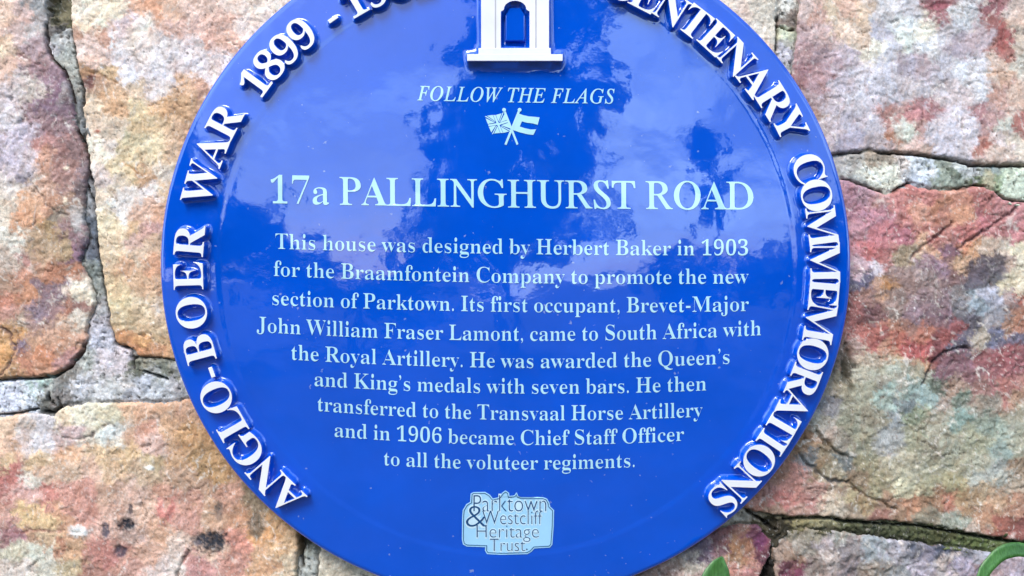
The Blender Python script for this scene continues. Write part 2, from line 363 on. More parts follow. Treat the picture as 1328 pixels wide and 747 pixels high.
  c='10,555,E0B898 30,560,D8C0B4 55,550,C8C0C8 85,540,E0C8A8 110,535,D8D0B8 135,540,D4C8A8 160,535,D8AC88 190,535,D8A480 215,530,D0A07c 240,535,C89878 10,580,E0B090 25,570,DCC8C8 50,575,D8D0D8 90,565,C8A8A8 115,568,DCD0C0 135,562,D8DCD8 150,560,D0D0CC 165,560,D8A888 190,555,D49880 200,575,D8B0A4 220,560,D0A078 250,565,C8945c 10,605,DCB88c 50,595,E0BC90 90,590,DCA880 130,590,E0BC90 170,590,DCB480 200,600,C8AC80 230,590,C8986c 260,600,B88c58 275,610,C09058 5,620,B86860 20,612,C07068 40,622,D8D0C4 60,615,D4AC90 90,610,D4B094 120,615,D8AC94 150,610,D8B088 190,610,CCAC8C 230,620,C0987c 265,630,B88C70 10,640,C07870 35,640,DCA8A0 60,640,C87C70 85,645,D09080 110,640,D09080 140,640,CCA088 170,640,D0A898 210,645,C89078 240,650,C8907c 290,640,C89078 10,660,D8A090 35,670,E4BC80 60,672,E0B880 80,670,D89C78 110,665,CC8c7c 145,670,D4A490 190,660,DCB098 215,665,D87c70 240,670,D09484 270,660,CCA080 310,670,C48c68 20,692,B07880 45,690,C89878 70,695,D8B48c 130,690,D8A898 175,692,C09c90 210,690,D8A484 20,715,C8C0A8 45,715,D0D0C0 75,705,C88868 95,712,D0A078 130,712,CC8478 145,725,C88078 190,715,DCA890 230,705,D8B8A8 310,700,D88c78 345,690,D89858 360,675,CC9860 365,710,DCB080 20,740,D8C8C0 60,740,D8D0C0 90,740,C8B088 125,735,B88070 160,740,CC9484 205,735,E4CCC8 225,730,E8D4CC 260,735,D0908c 300,735,D09080 340,735,D8A478 375,735,D8C0A0 270,720,D8B098 330,650,9c8468 -100,600,d8a888 -90,720,d0b0a0 150,830,d0a08c'),
 dict(k='H', label='small pale stone under the lower left of the plaque', poly=[(413,640),(560,600),(545,900),(412,930),(410,760),(415,700)],
  c='415,700,c0b0a0 420,745,c8bca8 480,820,c8a890'),
 dict(k='K', label='stone behind the middle of the plaque', poly=[(470,500),(640,300),(900,270),(950,400),(880,630),(640,590)],
  c='600,450,c8a090 800,400,b8a090'),
]
BLOBS = [  # x, y, rx, ry, colour, strength: pits, crusts and stains with a shape of their own
 (163,681,12,9,'1c1c28',1.0),(170,661,3.5,6,'3a3640',.9),(137,688,6,9,'444454',.9),(155,714,9,8,'464052',.9),(275,702,21,14,'2c2e38',1.0),(256,703,5,4,'54505c',.8),
 (284,662,5,14,'68605c',.8),(332,681,10,18,'6a6256',.85),(103,689,13,8,'ece8e4',1.0),(142,561,13,8,'dadedc',.8),(198,541,5,3,'888070',.5),(195,606,6,3,'f4f0e8',.9),
 (107,379,17,7,'ecdcc6',.95),(125,170,4,2.5,'b86048',.9),(117,106,4,9,'7a4c48',.9),(26,156,4,4,'6c6470',.8),(13,126,4,3,'5c5860',.7),(26,232,8,6,'7c7484',.7),
 (85,218,4,3,'f0dcc0',.9),(85,261,3,6,'ecd8c0',.9),(1022,12,5,5,'5c4a40',.9),
 (1095,603,12,8,'686e70',.5),(1296,347,14,9,'5a5058',.6),(1270,352,18,14,'584c58',.6),(1310,345,5,10,'c8a890',.3),
 (1218,8,12,6,'984c58',.7),(1300,45,7,25,'a05450',.65),(1172,170,14,14,'d8dcd0',.6),(1232,712,20,5,'40485c',.6),(1182,709,6,4,'40485c',.6),(1220,716,16,4,'383c50',.6),
 (987,702,9,10,'70305a',.6),(1030,744,16,7,'74344c',.7),(1277,188,6,5,'a05c50',.6),(1150,370,8,6,'c88c50',.5)]
CRACKS = [  # points, half width px, depth m, line colour
 ([(-2,424),(10,435),(20,450),(14,468),(2,485)],1.3,.0022,'4c3440'),
 ([(243,716),(236,730),(228,750)],1.5,.003,'3c3430'),
 ([(10,692),(40,688),(88,689),(125,694)],1.0,.001,'a06860'),
 ([(1234,290),(1218,304),(1200,318),(1180,335)],1.5,.0028,'6c3838'),
 ([(1326,265),(1300,284),(1290,290),(1260,312),(1240,325)],1.6,.003,'5c3038'),
 ([(1199,497),(1205,480),(1214,468),(1226,458),(1240,452),(1256,452)],1.8,.004,'34202a'),
 ([(1097,445),(1098,470),(1096,490),(1105,507)],3.0,.004,'403a2c'),
 ([(1060,560),(1070,574),(1085,585),(1100,592)],1.8,.0035,'403420'),
 ([(1035,590),(1055,608),(1078,624),(1100,626)],1.6,.0035,'44484c'),
 ([(1100,626),(1118,640),(1140,650),(1165,662)],1.3,.0025,'5c4834'),
 ([(1160,302),(1172,285),(1166,268),(1160,250)],1.0,.0015,'8c5050'),
 ([(60,100),(52,84),(35,76),(22,70)],.9,.001,'90686c'),
 ([(45,240),(60,262),(76,278),(88,280)],1.1,.0015,'5c4c48'),
 ([(112,92),(126,94),(140,102),(152,106)],1.0,.0012,'8c6440'),
 ([(186,228),(176,220),(160,212)],1.0,.001,'b88050'),
 ([(80,566),(100,570),(118,566),(128,556),(142,551),(152,556),(150,565)],1.1,.0015,'706460'),
 ([(196,536),(206,540),(208,548)],1.0,.0015,'6c5c54'),
 ([(186,578),(196,576)],1.0,.0015,'5c4c44'),
 ([(268,640),(272,622),(276,600)],.9,.001,'90704c'),
]
MORTAR_C = '75,10,6c6448 85,25,5c5838 70,30,6c6460 75,45,A8A4A0 70,60,B0A8AC 85,70,A8A8A0 90,90,A8A498 98,120,8c8880 100,145,787878 112,230,706c70 115,260,8c8c90 118,300,58606c 118,320,606470 120,350,787c74 128,370,808078 130,400,9c9898 125,420,b0a8b0 130,440,b8b4c0 110,450,989898 110,470,a4a49c 90,490,7c746c 100,500,C0bcc0 130,480,BCB0B0 150,470,c4b4b8 160,490,C0b8b4 20,510,C8C8D8 40,515,C8CCD8 50,500,A0B4A8 60,510,908c84 60,525,605c54 75,525,746c68 140,500,b4b0ac 120,510,c0bcbc 175,500,A8A8B0 200,490,A0a09c 190,470,88806c 215,480,787868 225,500,A8A4A8 200,510,B4B4B8 175,480,686858 235,490,9c9c98 1020,10,C8C0B4 1022,22,806c60 1020,40,B8B898 1020,60,b0a898 1015,70,B8B0B8 1020,100,a09c98 1085,215,A8A09c 1110,205,A8A098 1135,205,a08c78 1150,205,8c7c6c 1145,225,D0CCB8 1120,215,c8c4b4 1110,235,9c9c98 1165,210,c0b0a8 1185,215,C8CCD4 1205,220,C8D0DC 1195,232,b0b4c0 1220,215,909484 1235,225,687060 1225,235,8c9484 1250,210,b8bcb8 1260,225,b0b0b0 1265,235,606c48 1290,215,8c9894 1300,235,90A078 1315,240,C8D0B8 1325,245,B8C0A8 1285,235,a8a080 390,705,303028 393,720,8c8c80 398,735,a0a098 970,672,8c8070 955,672,a89c8c 940,675,a09888 1000,680,504830 1010,685,403828 1040,678,807448 1070,680,7c7450 1100,682,5c5c38 1130,683,54563a 1160,688,585c38 1190,690,5c6038 1220,693,5a5c34 1250,700,606a38 1280,708,54602c 1310,712,4c5c30 995,740,201c18 988,735,181414 -200,520,b0acac 75,-60,706850 1022,-60,b8b0a4 1450,240,b0b0a8 1450,716,6c7448 700,980,a8a49c 600,-140,a8a49c 400,850,a0a098 990,850,908c84'
MCRACKS = [
 ([(58,30),(60,60),(66,75),(82,92),(90,110),(95,132)],1.5),([(91,25),(97,63),(102,92),(108,122),(107,135)],1.4),
 ([(97,165),(106,182),(113,200),(117,235)],1.4),([(112,240),(120,262)],1.2),
 ([(126,310),(130,344),(138,386),(143,421),(151,448),(168,452),(173,478)],1.4),([(-20,493),(40,492),(70,489),(90,476),(108,453)],1.7),
 ([(98,452),(100,444),(108,445),(108,453)],1.2),
 ([(-10,539),(20,537),(48,530)],1.6),([(56,534),(68,536),(77,528),(74,516)],1.8),([(62,510),(62,520),(70,526)],1.5),
 ([(174,464),(200,463),(228,466)],1.1),([(186,482),(200,487),(215,492)],2.0),
 ([(1140,197),(1190,200),(1225,205),(1262,214),(1340,215)],1.6),([(1080,199),(1120,197)],1.0),
 ([(1095,232),(1120,241),(1146,250)],1.2),([(1160,250),(1170,241),(1182,237)],1.3),([(1240,247),(1266,240),(1280,241)],1.4),([(1296,250),(1308,259),(1335,262)],1.8),
 ([(970,664),(985,673),(1000,684),(1008,688)],2.6),([(1018,675),(1075,673),(1096,678),(1150,681),(1190,683),(1235,691),(1335,708)],1.9),
 ([(389,688),(389,712),(392,735)],3.0),([(1010,20),(1008,60),(1008,100)],1.0),([(1010,33),(1022,38),(1030,37)],1.2),
 ([(1003,712),(1006,730)],2.0)]


def parse(c):
    P, Cc = [], []
    for t in c.split():
        x, y, h = t.split(',')
        P.append((float(x), float(y))); Cc.append(hexlin(h))
    return np.array(P), np.array(Cc)


def colour_field(px, py, c, seed, pw=3.2):
    P, Cc = parse(c)
    wx = px + fbm(px, py, 44, 7, seed + 1, .78) * 38
    wy = py + fbm(px, py, 44, 7, seed + 2, .78) * 34
    num = np.zeros(px.shape + (3,)); den = np.zeros(px.shape)
    for (x, y), col in zip(P, Cc):
        wgt = 1 / ((wx - x) ** 2 + (wy - y) ** 2 + 14) ** pw
        num += wgt[..., None] * col; den += wgt
    return num / den[..., None]


CRUST = hexlin('3a3a48')


def finish_colour(col, px, py, seed, amp=1.0, sat=.76):
    lum = (col * np.array([.3, .55, .15])).sum(-1, keepdims=True)
    col = lum + (col - lum) * sat
    col = col * np.array([1.03, 1.0, .95])
    b = fbm(px, py, 26, 6, seed + 20, .78)
    col = col * np.exp(b * 0.40 * amp)[..., None]
    # streaks along the bedding
    u = px * .8 - py * .6; v = px * .6 + py * .8
    s = fbm(u / 3.2, v, 9, 4, seed + 30, .6)
    col = col * np.exp(s * 0.22 * amp)[..., None]
    hue = fbm(px, py, 18, 4, seed + 40, .6)
    col = col * np.stack([1 + .05 * hue, 1 - .01 * hue, 1 - .06 * hue], -1)
    # thin pale veins
    r = fbm(u / 2.2, v, 30, 4, seed + 50, .55, True)
    vein = sstep(.80, .94, r)[..., None] * .35 * amp
    col = col * (1 - vein) + np.array([.80, .72, .66]) * vein
    return col


def blob_mask(px, py, x, y, rx, ry, seed=0):
    q = np.hypot((px - x) / rx, (py - y) / ry)
    q = q + fbm(px, py, 9, 4, 77 + seed, .7) * .75
    return sstep(1.25, .70, q)


def grid(x0, x1, y0, y1, g):
    xs = np.arange(x0, x1 + g, g); ys = np.arange(y0, y1 + g, g)
    X, Y = np.meshgrid(xs, ys)
    return X, Y


def sheet(name, X, Y, H, keep, colour, mat, parent, back=0.07):
    ny, nx = X.shape
    idx = np.arange(nx * ny).reshape(ny, nx)
    q = np.stack([idx[:-1, :-1], idx[1:, :-1], idx[1:, 1:], idx[:-1, 1:]], -1)
    kc = keep[:-1, :-1] | keep[1:, :-1] | keep[1:, 1:] | keep[:-1, 1:]
    q = q[kc]
    used = np.unique(q)
    remap = -np.ones(nx * ny, np.int64); remap[used] = np.arange(len(used))
    q = remap[q]
    V = wall_xyz(X, Y, H).reshape(-1, 3)[used]
    C_ = colour.reshape(-1, 3)[used]
    # skirt and back so that it is a solid lump
    e = np.concatenate([q[:, [0, 1]], q[:, [1, 2]], q[:, [2, 3]], q[:, [3, 0]]])
    key = np.sort(e, 1)
    _, inv, cnt = np.unique(key[:, 0] * 10 ** 7 + key[:, 1], return_inverse=True, return_counts=True)
    be = e[cnt[inv] == 1]
    bv = np.unique(be)
    m2 = -np.ones(len(V), np.int64); m2[bv] = np.arange(len(bv)) + len(V)
    VB = V[bv].copy(); VB[:, 1] = back
    cv = V.mean(0); cv[1] = back
    sk = np.stack([be[:, 1], be[:, 0], m2[be[:, 0]], m2[be[:, 1]]], -1)
    ci = len(V) + len(VB)
    fan = np.stack([m2[be[:, 1]], m2[be[:, 0]], np.full(len(be), ci)], -1)
    VV = np.concatenate([V, VB, cv[None]])
    CC = np.concatenate([C_, C_[bv], C_.mean(0)[None]])
    me = np_mesh(name, VV, [q, sk, fan])
    at = me.color_attributes.new('rock_colour', 'FLOAT_COLOR', 'POINT')
    at.data.foreach_set('color', np.concatenate([np.clip(CC * ALB, 0.004, .82), np.ones((len(CC), 1))], 1).astype(np.float32).ravel())
    return link(name, me, mat, parent)


wall = empty('stone_wall', (0, 0, 0))
tag(wall, 'rough quartzite stone wall with grey mortar behind the round blue plaque', 'wall')


def under_plaque(px, py):
    return sstep(430, 405, np.hypot(px - 657, py - 346))


def make_stone(st, seed, g, fine=True):
    poly = st['poly']
    a = np.array(poly)
    X, Y = grid(a[:, 0].min() - 9, a[:, 0].max() + 9, a[:, 1].min() - 9, a[:, 1].max() + 9, g)
    wx = X + fbm(X, Y, 16, 4, 3, .6) * 4.5
    wy = Y + fbm(X, Y, 16, 4, 5, .6) * 4.5
    d = sdf(wx, wy, poly)
    e = np.clip((d - .5) / 4.0, 0, 1)
    edge = -.0038 * (1 - np.sqrt(1 - (1 - e) ** 2))
    edge = np.where(d < .5, -.0038 - (.5 - d) * .0028, edge)
    u = X * .8 - Y * .6; v = X * .6 + Y * .8
    rel = fbm(X, Y, 120, 3, seed) * .0030 + fbm(X, Y, 34, 5, seed + 3, .62) * .0020 + fbm(u / 2.4, v, 11, 3, seed + 5, .6) * .0004
    tl = fbm(X, Y, 60, 3, seed + 9)     # chipped terraces
    rel += (np.round(tl * 4) / 4 - tl) * .003
    rough = 2.0 if st.get('k') == 'G' else 1.3 if st.get('k') in ('E', 'F') else 1.0
    rel *= rough
    H = rel + edge
    if fine:
        col = colour_field(X, Y, st['c'], seed)
        col = finish_colour(col, X, Y, seed, 1.0 if rough == 1 else 1.2, .66 if rough > 1 else .76)
        # hairline fractures: thin crisp lines that come and go, some dark and open, some healed white
        wX = X + fbm(X, Y, 16, 4, seed + 61, .65) * 7; wY = Y + fbm(X, Y, 16, 4, seed + 62, .65) * 7
        ln = np.abs(perlin(wX / 46, wY / 31, seed + 63)) * 30
        ln2 = np.abs(perlin(wX / 27, wY / 38, seed + 64)) * 22
        pm = sstep(.05, .30, fbm(X, Y, 55, 3, seed + 65, .6)); pm2 = sstep(.02, .26, fbm(X, Y, 48, 3, seed + 66, .6))
        m = (sstep(1.1, .25, ln) * pm)
        H -= m * .0011
        col = col * (1 - m[..., None] * .50)
        m = (sstep(1.3, .25, ln2) * pm2)[..., None] * .55
        col = col * (1 - m) + hexlin('efe6dc') * m
        # small crisp crystals and pits
        gr = fbm(X, Y, 4.2, 2, seed + 70, .6)
        den = sstep(-.15, .35, fbm(X, Y, 60, 3, seed + 71, .6))
        m = sstep(.42, .52, gr) * den
        H += m * .0005
        col = col * (1 - m[..., None] * .55) + hexlin('f2eae2') * m[..., None] * .55
        m = sstep(-.44, -.54, gr) * (1 - den * .6)
        H -= m * .0009
        col = col * (1 - m[..., None] * .55)
        for pts, hw, dep, hx in CRACKS:
            dd = seg_dist(X + fbm(X, Y, 18, 4, 8, .65) * 6, Y + fbm(X, Y, 18, 4, 9, .65) * 6, pts) + 1.2 * np.clip(fbm(X, Y, 22, 2, 19), -.3, 1)
            m = sstep(hw * 1.9, hw * .4, dd) * (.75 + .35 * fbm(X, Y, 10, 2, 4))
            m = np.clip(m, 0, 1)
            H -= dep * m
            col = col * (1 - m[..., None] * .85) + hexlin(hx) * m[..., None] * .85
        for i, (x, y, rx, ry, hx, s_) in enumerate(BLOBS):
            m = blob_mask(X, Y, x, y, rx, ry, i) * s_
            grain = np.clip(.98 + .8 * fbm(X, Y, 4.5, 3, 60 + i, .7), 0, 1)
            m = m * grain
            dark = hexlin(hx).mean() < .2
            H += m * (-.0012 if dark else .0007)
            col = col * (1 - m[..., None]) + hexlin(hx) * m[..., None]
        for pts, hw in [(p_, h_ * .75) for p_, h_ in MCRACKS]:      # dark band over the arris along the open joints
            dd = seg_dist(X, Y, pts)
            m = sstep(hw * 2.0, hw * .4, dd + fbm(X, Y, 7, 3, 14) * 2.2)[..., None] * .75
            col = col * (1 - m) + hexlin('2c261e') * m
        up = under_plaque(X, Y)
        H = H * (1 - up) + np.minimum(H, -.004) * up
    else:
        base = hexlin(st['hex']); b2 = hexlin(st['hex2'])
        t = sstep(-.35, .35, fbm(X, Y, 90, 4, seed + 2, .6))[..., None]
        col = finish_colour(base * (1 - t) + b2 * t, X, Y, seed, 1.0)
    o = sheet('stone', X, Y, H, d > -6, col, M_ROCK, wall)
    if st.get('label'): o['label'] = st['label']
    return o


for i, st in enumerate(STONES):
    make_stone(st, 101 + 13 * i, 3.4 if st['k'] == 'K' else 1.7)

# the rest of the wall, beyond the picture: a coarser jittered course of stones
random.seed(5)
HX = ['d8b498', 'c89478', 'c8b8c0', 'b87c70', 'd8c8b0', 'a89c98', 'c08c60']
OUT = []
def rows(y0, y1, x0, x1, wmean):
    x = x0
    while x < x1 - 60:
        ww = wmean * random.uniform(.75, 1.25)
        if x + ww > x1 - 120: ww = x1 - x
        OUT.append((x, y0, x + ww, y1)); x += ww
for y0, y1 in ((-980, -720), (-720, -430), (-430, -160)): rows(y0, y1, -1150, 2450, 430)
for y0, y1 in ((1000, 1260), (1260, 1560), (1560, 1840)): rows(y0, y1, -1150, 2450, 430)
for x0, x1 in ((-1150, -285), (1615, 2450)):
    for y0, y1 in ((-160, 120), (120, 420), (420, 700), (700, 1000)): rows(y0, y1, x0, x1, 420)
for i, (x0, y0, x1, y1) in enumerate(OUT):
    j = lambda: random.uniform(-10, 10)
    g_ = 13
    p = [(x0 + g_ + j(), y0 + g_ + j()), ((x0 + x1) / 2, y0 + g_ + j()), (x1 - g_ + j(), y0 + g_ + j()), (x1 - g_ + j(), (y0 + y1) / 2), (x1 - g_ + j(), y1 - g_ + j()),
         ((x0 + x1) / 2, y1 - g_ + j()), (x0 + g_ + j(), y1 - g_ + j()), (x0 + g_ + j(), (y0 + y1) / 2)]
    make_stone(dict(poly=p, hex=random.choice(HX), hex2=random.choice(HX)), 500 + i * 11, 9.0, False)
# joints between the picture's stones and the outer course
# mortar: fine inside the picture, coarse beyond
def mortar(X, Y, keep, fine):
    wx = X + fbm(X, Y, 16, 4, 3, .6) * 4.5
    wy = Y + fbm(X, Y, 16, 4, 5, .6) * 4.5
    H = -.0019 + fbm(X, Y, 22, 4, 901, .65) * .0022 + fbm(X, Y, 5, 2, 905, .6) * .0007
    if fine:
        near = np.full(X.shape, 1e9); depth_in = np.full(X.shape, -1e9)
        for st in STONES:
            if st['k'] == 'K': continue
            dd_ = sdf(wx, wy, st['poly']); near = np.minimum(near, np.abs(dd_)); depth_in = np.maximum(depth_in, dd_)
        H -= .0016 * sstep(4.0, 1.0, near + fbm(X, Y, 9, 3, 33) * 2.5)
        col = colour_field(X, Y, MORTAR_C, 700) * 1.22
        lm = (col * np.array([.3, .55, .15])).sum(-1, keepdims=True); col = lm + (col - lm) * .75
        col = col * np.exp(fbm(X, Y, 12, 5, 720, .75) * .85)[..., None]
        pit = sstep(.36, .5, fbm(X, Y, 6.5, 2, 730, .5))
        H -= pit * .0016
        col = col * (1 - pit[..., None] * .62)
        gap_dark = sstep(3.2, .6, near + fbm(X, Y, 10, 3, 34) * 3.2)[..., None] * .55  # shade of the open gap painted into the mortar along stone edges
        col = col * (1 - gap_dark) + hexlin('3c3830') * gap_dark
        for pts, hw in [(p_, h_ * .75) for p_, h_ in MCRACKS]:
            dd = seg_dist(X, Y, pts) + fbm(X, Y, 8, 3, 15) * 1.8
            m = sstep(hw * 1.6, hw * .3, dd)
            H -= m * .007
            col = col * (1 - m[..., None] * .9) + hexlin('1c1814') * m[..., None] * .9
        for x, y, rx, ry, dp in ((77, 8, 15, 30, .008), (1000, 678, 9, 8, .006), (994, 742, 6, 22, .012), (391, 700, 5, 20, .006)):
            m = blob_mask(X, Y, x, y, rx, ry, 3); H -= m * dp
        moss = sstep(.0, 1, blob_mask(X, Y, 1180, 691, 175, 13, 5))
        col = col * (1 - moss[..., None] * (.42 + .35 * fbm(X, Y, 9, 3, 961, .7))[..., None])
        H += moss * (.0012 + fbm(X, Y, 7, 4, 950, .7) * .0042)
        up = under_plaque(X, Y)
        H = H * (1 - up) + np.minimum(H, -.005) * up
        H -= .014 * sstep(5, 12, depth_in)
    else:
        H -= .007
        col = np.ones(X.shape + (3,)) * hexlin('a8a49c') * np.exp(fbm(X, Y, 60, 4, 720, .7) * .5)[..., None]
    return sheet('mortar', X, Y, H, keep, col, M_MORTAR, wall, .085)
X, Y = grid(-28, 1356, -28, 776, 1.7)
mortar(X, Y, np.ones(X.shape, bool), True)
X, Y = grid(-1200, 2500, -1030, 2480, 14)
k_ = ~((X > -28) & (X < 1356) & (Y > -28) & (Y < 776))
o_ = mortar(X, Y, k_, False)

# ------------------------------------------------------------------ lettering outlines
def math_bold(s):
    o = ''
    for ch in s:
        if 'A' <= ch <= 'Z': o += chr(0x1D400 + ord(ch) - 65)
        elif 'a' <= ch <= 'z': o += chr(0x1D41A + ord(ch) - 97)
        elif '0' <= ch <= '9': o += chr(0x1D7CE + ord(ch) - 48)
        else: o += ch
    return o


def math_ital(s):
    return ''.join(chr(0x1D434 + ord(c) - 65) if 'A' <= c <= 'Z' else c for c in s)


_cache = {}


def raw_splines(body):
    cu = bpy.data.curves.new('t', 'FONT')
    cu.body = body
    ob = bpy.data.objects.new('t', cu)
    COL.objects.link(ob)
    dg = bpy.context.evaluated_depsgraph_get()
    dg.update()
    c = ob.evaluated_get(dg).to_curve(dg)
    out = []
    for sp in c.splines:
        bz = sp.bezier_points
        n = len(bz); pts = []
        for i in range(n):
            a, b = bz[i], bz[(i + 1) % n]
            p0, p1, p2, p3 = (np.array(q[:2]) for q in (a.co, a.handle_right, b.co, b.handle_left))
            p2, p3 = np.array(b.handle_left[:2]), np.array(b.co[:2])
            L_ = np.linalg.norm(p3 - p0)
            dev = np.linalg.norm(p1 - (p0 * 2 + p3) / 3) + np.linalg.norm(p2 - (p0 + p3 * 2) / 3)
            k = 1 if dev < 1e-3 else (4 if L_ < .12 else 7)
            for t in range(k):
                t = t / k
                pts.append(p0 * (1 - t) ** 3 + 3 * p1 * t * (1 - t) ** 2 + 3 * p2 * t * t * (1 - t) + p3 * t ** 3)
        q = [pts[0]]
        for p in pts[1:]:
            if np.linalg.norm(p - q[-1]) > 1e-4: q.append(p)
        if np.linalg.norm(q[0] - q[-1]) < 1e-4: q.pop()
        if len(q) > 2: out.append(np.array(q))
    ob.to_curve_clear() if hasattr(ob, 'to_curve_clear') else None
    bpy.data.objects.remove(ob); bpy.data.curves.remove(cu)
    return out


BAR = None


def glyph(ch):
    """outlines and advance width of one character"""
    global BAR
    if ch in _cache: return _cache[ch]
    if BAR is None:
        b = raw_splines('|'); BAR = b[0][:, 0].min()
    sp = raw_splines(ch + '|')
    # the bar is the spline farthest right
    k = max(range(len(sp)), key=lambda i: sp[i][:, 0].min())
    adv = sp[k][:, 0].min() - BAR
    sp = [s for i, s in enumerate(sp) if i != k]
    _cache[ch] = (sp, adv)
    return _cache[ch]


def area(p):
    x, y = p[:, 0], p[:, 1]
    return .5 * np.sum(x * np.roll(y, -1) - np.roll(x, -1) * y)


def thin(sps, tx, ty):
    """move every outline inwards by tx (sideways) and ty (up and down): a bold cut made regular"""
    if not sps: return sps
    big = max(sps, key=lambda s: abs(area(s)))
    sg = np.sign(area(big))
    out = []
    for p in sps:
        n = len(p)
        e = np.roll(p, -1, 0) - p
        ln = np.linalg.norm(e, axis=1, keepdims=True) + 1e-12
        nn = np.stack([-e[:, 1], e[:, 0]], -1) / ln * sg     # inward normal
        off = tx * nn[:, 0] ** 2 + ty * nn[:, 1] ** 2
        q = np.zeros_like(p)
        for i in range(n):
            n1, n2 = nn[i - 1], nn[i]; o1, o2 = off[i - 1], off[i]
            det = n1[0] * n2[1] - n1[1] * n2[0]
            if abs(det) < .25:
                m = n1 + n2; m /= np.linalg.norm(m) + 1e-9
                dv = m * (o1 + o2) / 2
            else:
                dv = np.array([(o1 * n2[1] - o2 * n1[1]) / det, (n1[0] * o2 - n2[0] * o1) / det])
            mxl = 1.6 * max(abs(tx), abs(ty))
            l_ = np.linalg.norm(dv)
            if l_ > mxl: dv *= mxl / l_
            q[i] = p[i] + dv
        out.append(q)
    return out


def fill_mesh(sps, ext):
    """closed outlines -> filled slab mesh (vertices in outline units, thickness 2*ext)"""
    cu = bpy.data.curves.new('f', 'CURVE')
    cu.dimensions = '2D'; cu.fill_mode = 'BOTH'; cu.extrude = ext
    for p in sps:
        s = cu.splines.new('POLY')
        s.points.add(len(p) - 1)
        s.points.foreach_set('co', np.concatenate([p, np.zeros((len(p), 1)), np.ones((len(p), 1))], 1).astype(np.float32).ravel())
        s.use_cyclic_u = True
    ob = bpy.data.objects.new('f', cu)
    COL.objects.link(ob)
    dg = bpy.context.evaluated_depsgraph_get(); dg.update()
    me = bpy.data.meshes.new_from_object(ob.evaluated_get(dg))
    bpy.data.objects.remove(ob); bpy.data.curves.remove(cu)
    return me


# ------------------------------------------------------------------ plaque
PX, PY = 657.0, 346.0            # its centre in the photograph
RP = 0.3016
OX, OZ = (PX - CX) * S, CZ - (PY - CY) * S
SAG = 0.013
R_IN = 372 * S


def dome(r):
    """height above the edge plane of the bare shell, metres"""
    h = SAG * (1 - (r / RP) ** 2)
    h = h + 0.0016 * sstep(R_IN - .004, R_IN + .004, r) * 0 - .0003 * sstep(R_IN + .003, R_IN - .003, r)
    return h


def px_to_plaque(px, py, extra=0.0):
    """photograph pixel -> world point on the plaque's shell (+extra towards the camera)"""
    px = np.asarray(px, float); py = np.asarray(py, float)
    h = np.full(px.shape, .01)
    for _ in range(4):
        k = S * (D - h) / D
        x = (px - CX) * k; z = CZ - (py - CY) * k
        h = dome(np.hypot(x - OX, z - OZ)) + extra
    return np.stack([x, -EDGE - h, z], -1)


LET_H = 0.0078                   # white letter faces stand this high over the shell


def ring_word(word, a0, a1, rbase, cap, skip=0, wide=1.0):
    """outlines of each letter in photograph pixels; a0, a1 = clockwise degrees from the top of first/last letter centres"""
    gl = [glyph(math_bold(c)) for c in word]
    xs, x = [], 0
    for sp, adv in gl:
        lo = min(s[:, 0].min() for s in sp); hi = max(s[:, 0].max() for s in sp)
        xs.append(x + (lo + hi) / 2); x += adv + .02
    H = glyph(math_bold('H'))[0]
    ch = max(s[:, 1].max() for s in H)
    k = cap / ch
    out = []
    for (sp, adv), xc in zip(gl, xs):
        if len(word) > 1: sp = thin(sp, .007, -.001)
        t = (xc - xs[0]) / max(xs[-1] - xs[0], 1e-6) if len(word) > 1 else 0
        a = R(a0 + (a1 - a0) * t)
        ctr = (min(s[:, 0].min() for s in sp) + max(s[:, 0].max() for s in sp)) / 2
        L_ = []
        dl = abs((math.degrees(a) + 180) % 360 - 180)
        rb = rbase - 413 + float(np.interp(dl, [0, 28, 40, 54, 62, 90, 180], [393, 396, 402, 405, 412, 413.5, 412.5]))
        for s in sp:
            u = (s[:, 0] - ctr) * k * wide; v = s[:, 1] * k
            # letter stands straight, tangent to the ring at its centre
            rx, ry = math.sin(a), -math.cos(a)
            tx_, ty_ = math.cos(a), math.sin(a)
            L_.append(np.stack([PX + rx * (rb + v) + tx_ * u, PY + ry * (rb + v) + ty_ * u], -1))
        out.append(L_)
    return out


RB, CAP = 393.5, 38.5
letters = []
for wd, a0, a1 in (('ANGLO', 223.8, 245.8), ('-', 250.3, 250.3), ('BOER', 255.0, 274.8), ('WAR', 285.3, 297.4), ('1899', 306.2, 318.6), ('-', 325.0, 325.0), ('1902', 330.0, 343.4),
                   ('CENTENARY', 22.2, 63.2), ('COMMEMORATIONS', 72.0, 137.2)):
    for Lt in ring_word(wd, a0, a1, RB, CAP, wide=1.0 if wd in ('-',) else 1.05):
        letters.append((wd, Lt))


def to_plane(sps, extra):
    """pixel outlines seen at height `extra` over the shell -> straight-down plaque plane x,z"""
    r = []
    for s in sps:
        w_ = px_to_plaque(s[:, 0], s[:, 1], extra)
        r.append(np.stack([w_[:, 0], w_[:, 2]], -1))
    return r


# emblem (small towered gatehouse) outlines, photograph pixels
def rect(x0, y0, x1, y1): return [(x0, y0), (x1, y0), (x1, y1), (x0, y1)]
arch = [(649.5, 63), (649.5, 15), (653, 13)] + [(668 - 14.5 * math.cos(R(t)), 12 - 11 * math.sin(R(t))) for t in range(0, 181, 15)] + [(683.5, 13), (686.8, 15), (686.8, 63)]
EMB = {
 'tower_body': [[(624, -52), (712, -52), (712, 66), (624, 66)], arch],
 'plinth': [rect(620.5, 62.5, 714.5, 71)],
 'base_step': [rect(605.8, 70.5, 729.8, 79.5)],
 'cornice': [[(618, -60), (718, -60), (714, -50), (622, -50)]],
 'pediment': [[(626, -60), (668, -84), (710, -60)]],
}
# raster of the relief
GRES = 0.0005
NG = int(0.62 / GRES)
gx0, gz0 = OX - .31, OZ - .31
mask = np.zeros((NG, NG))


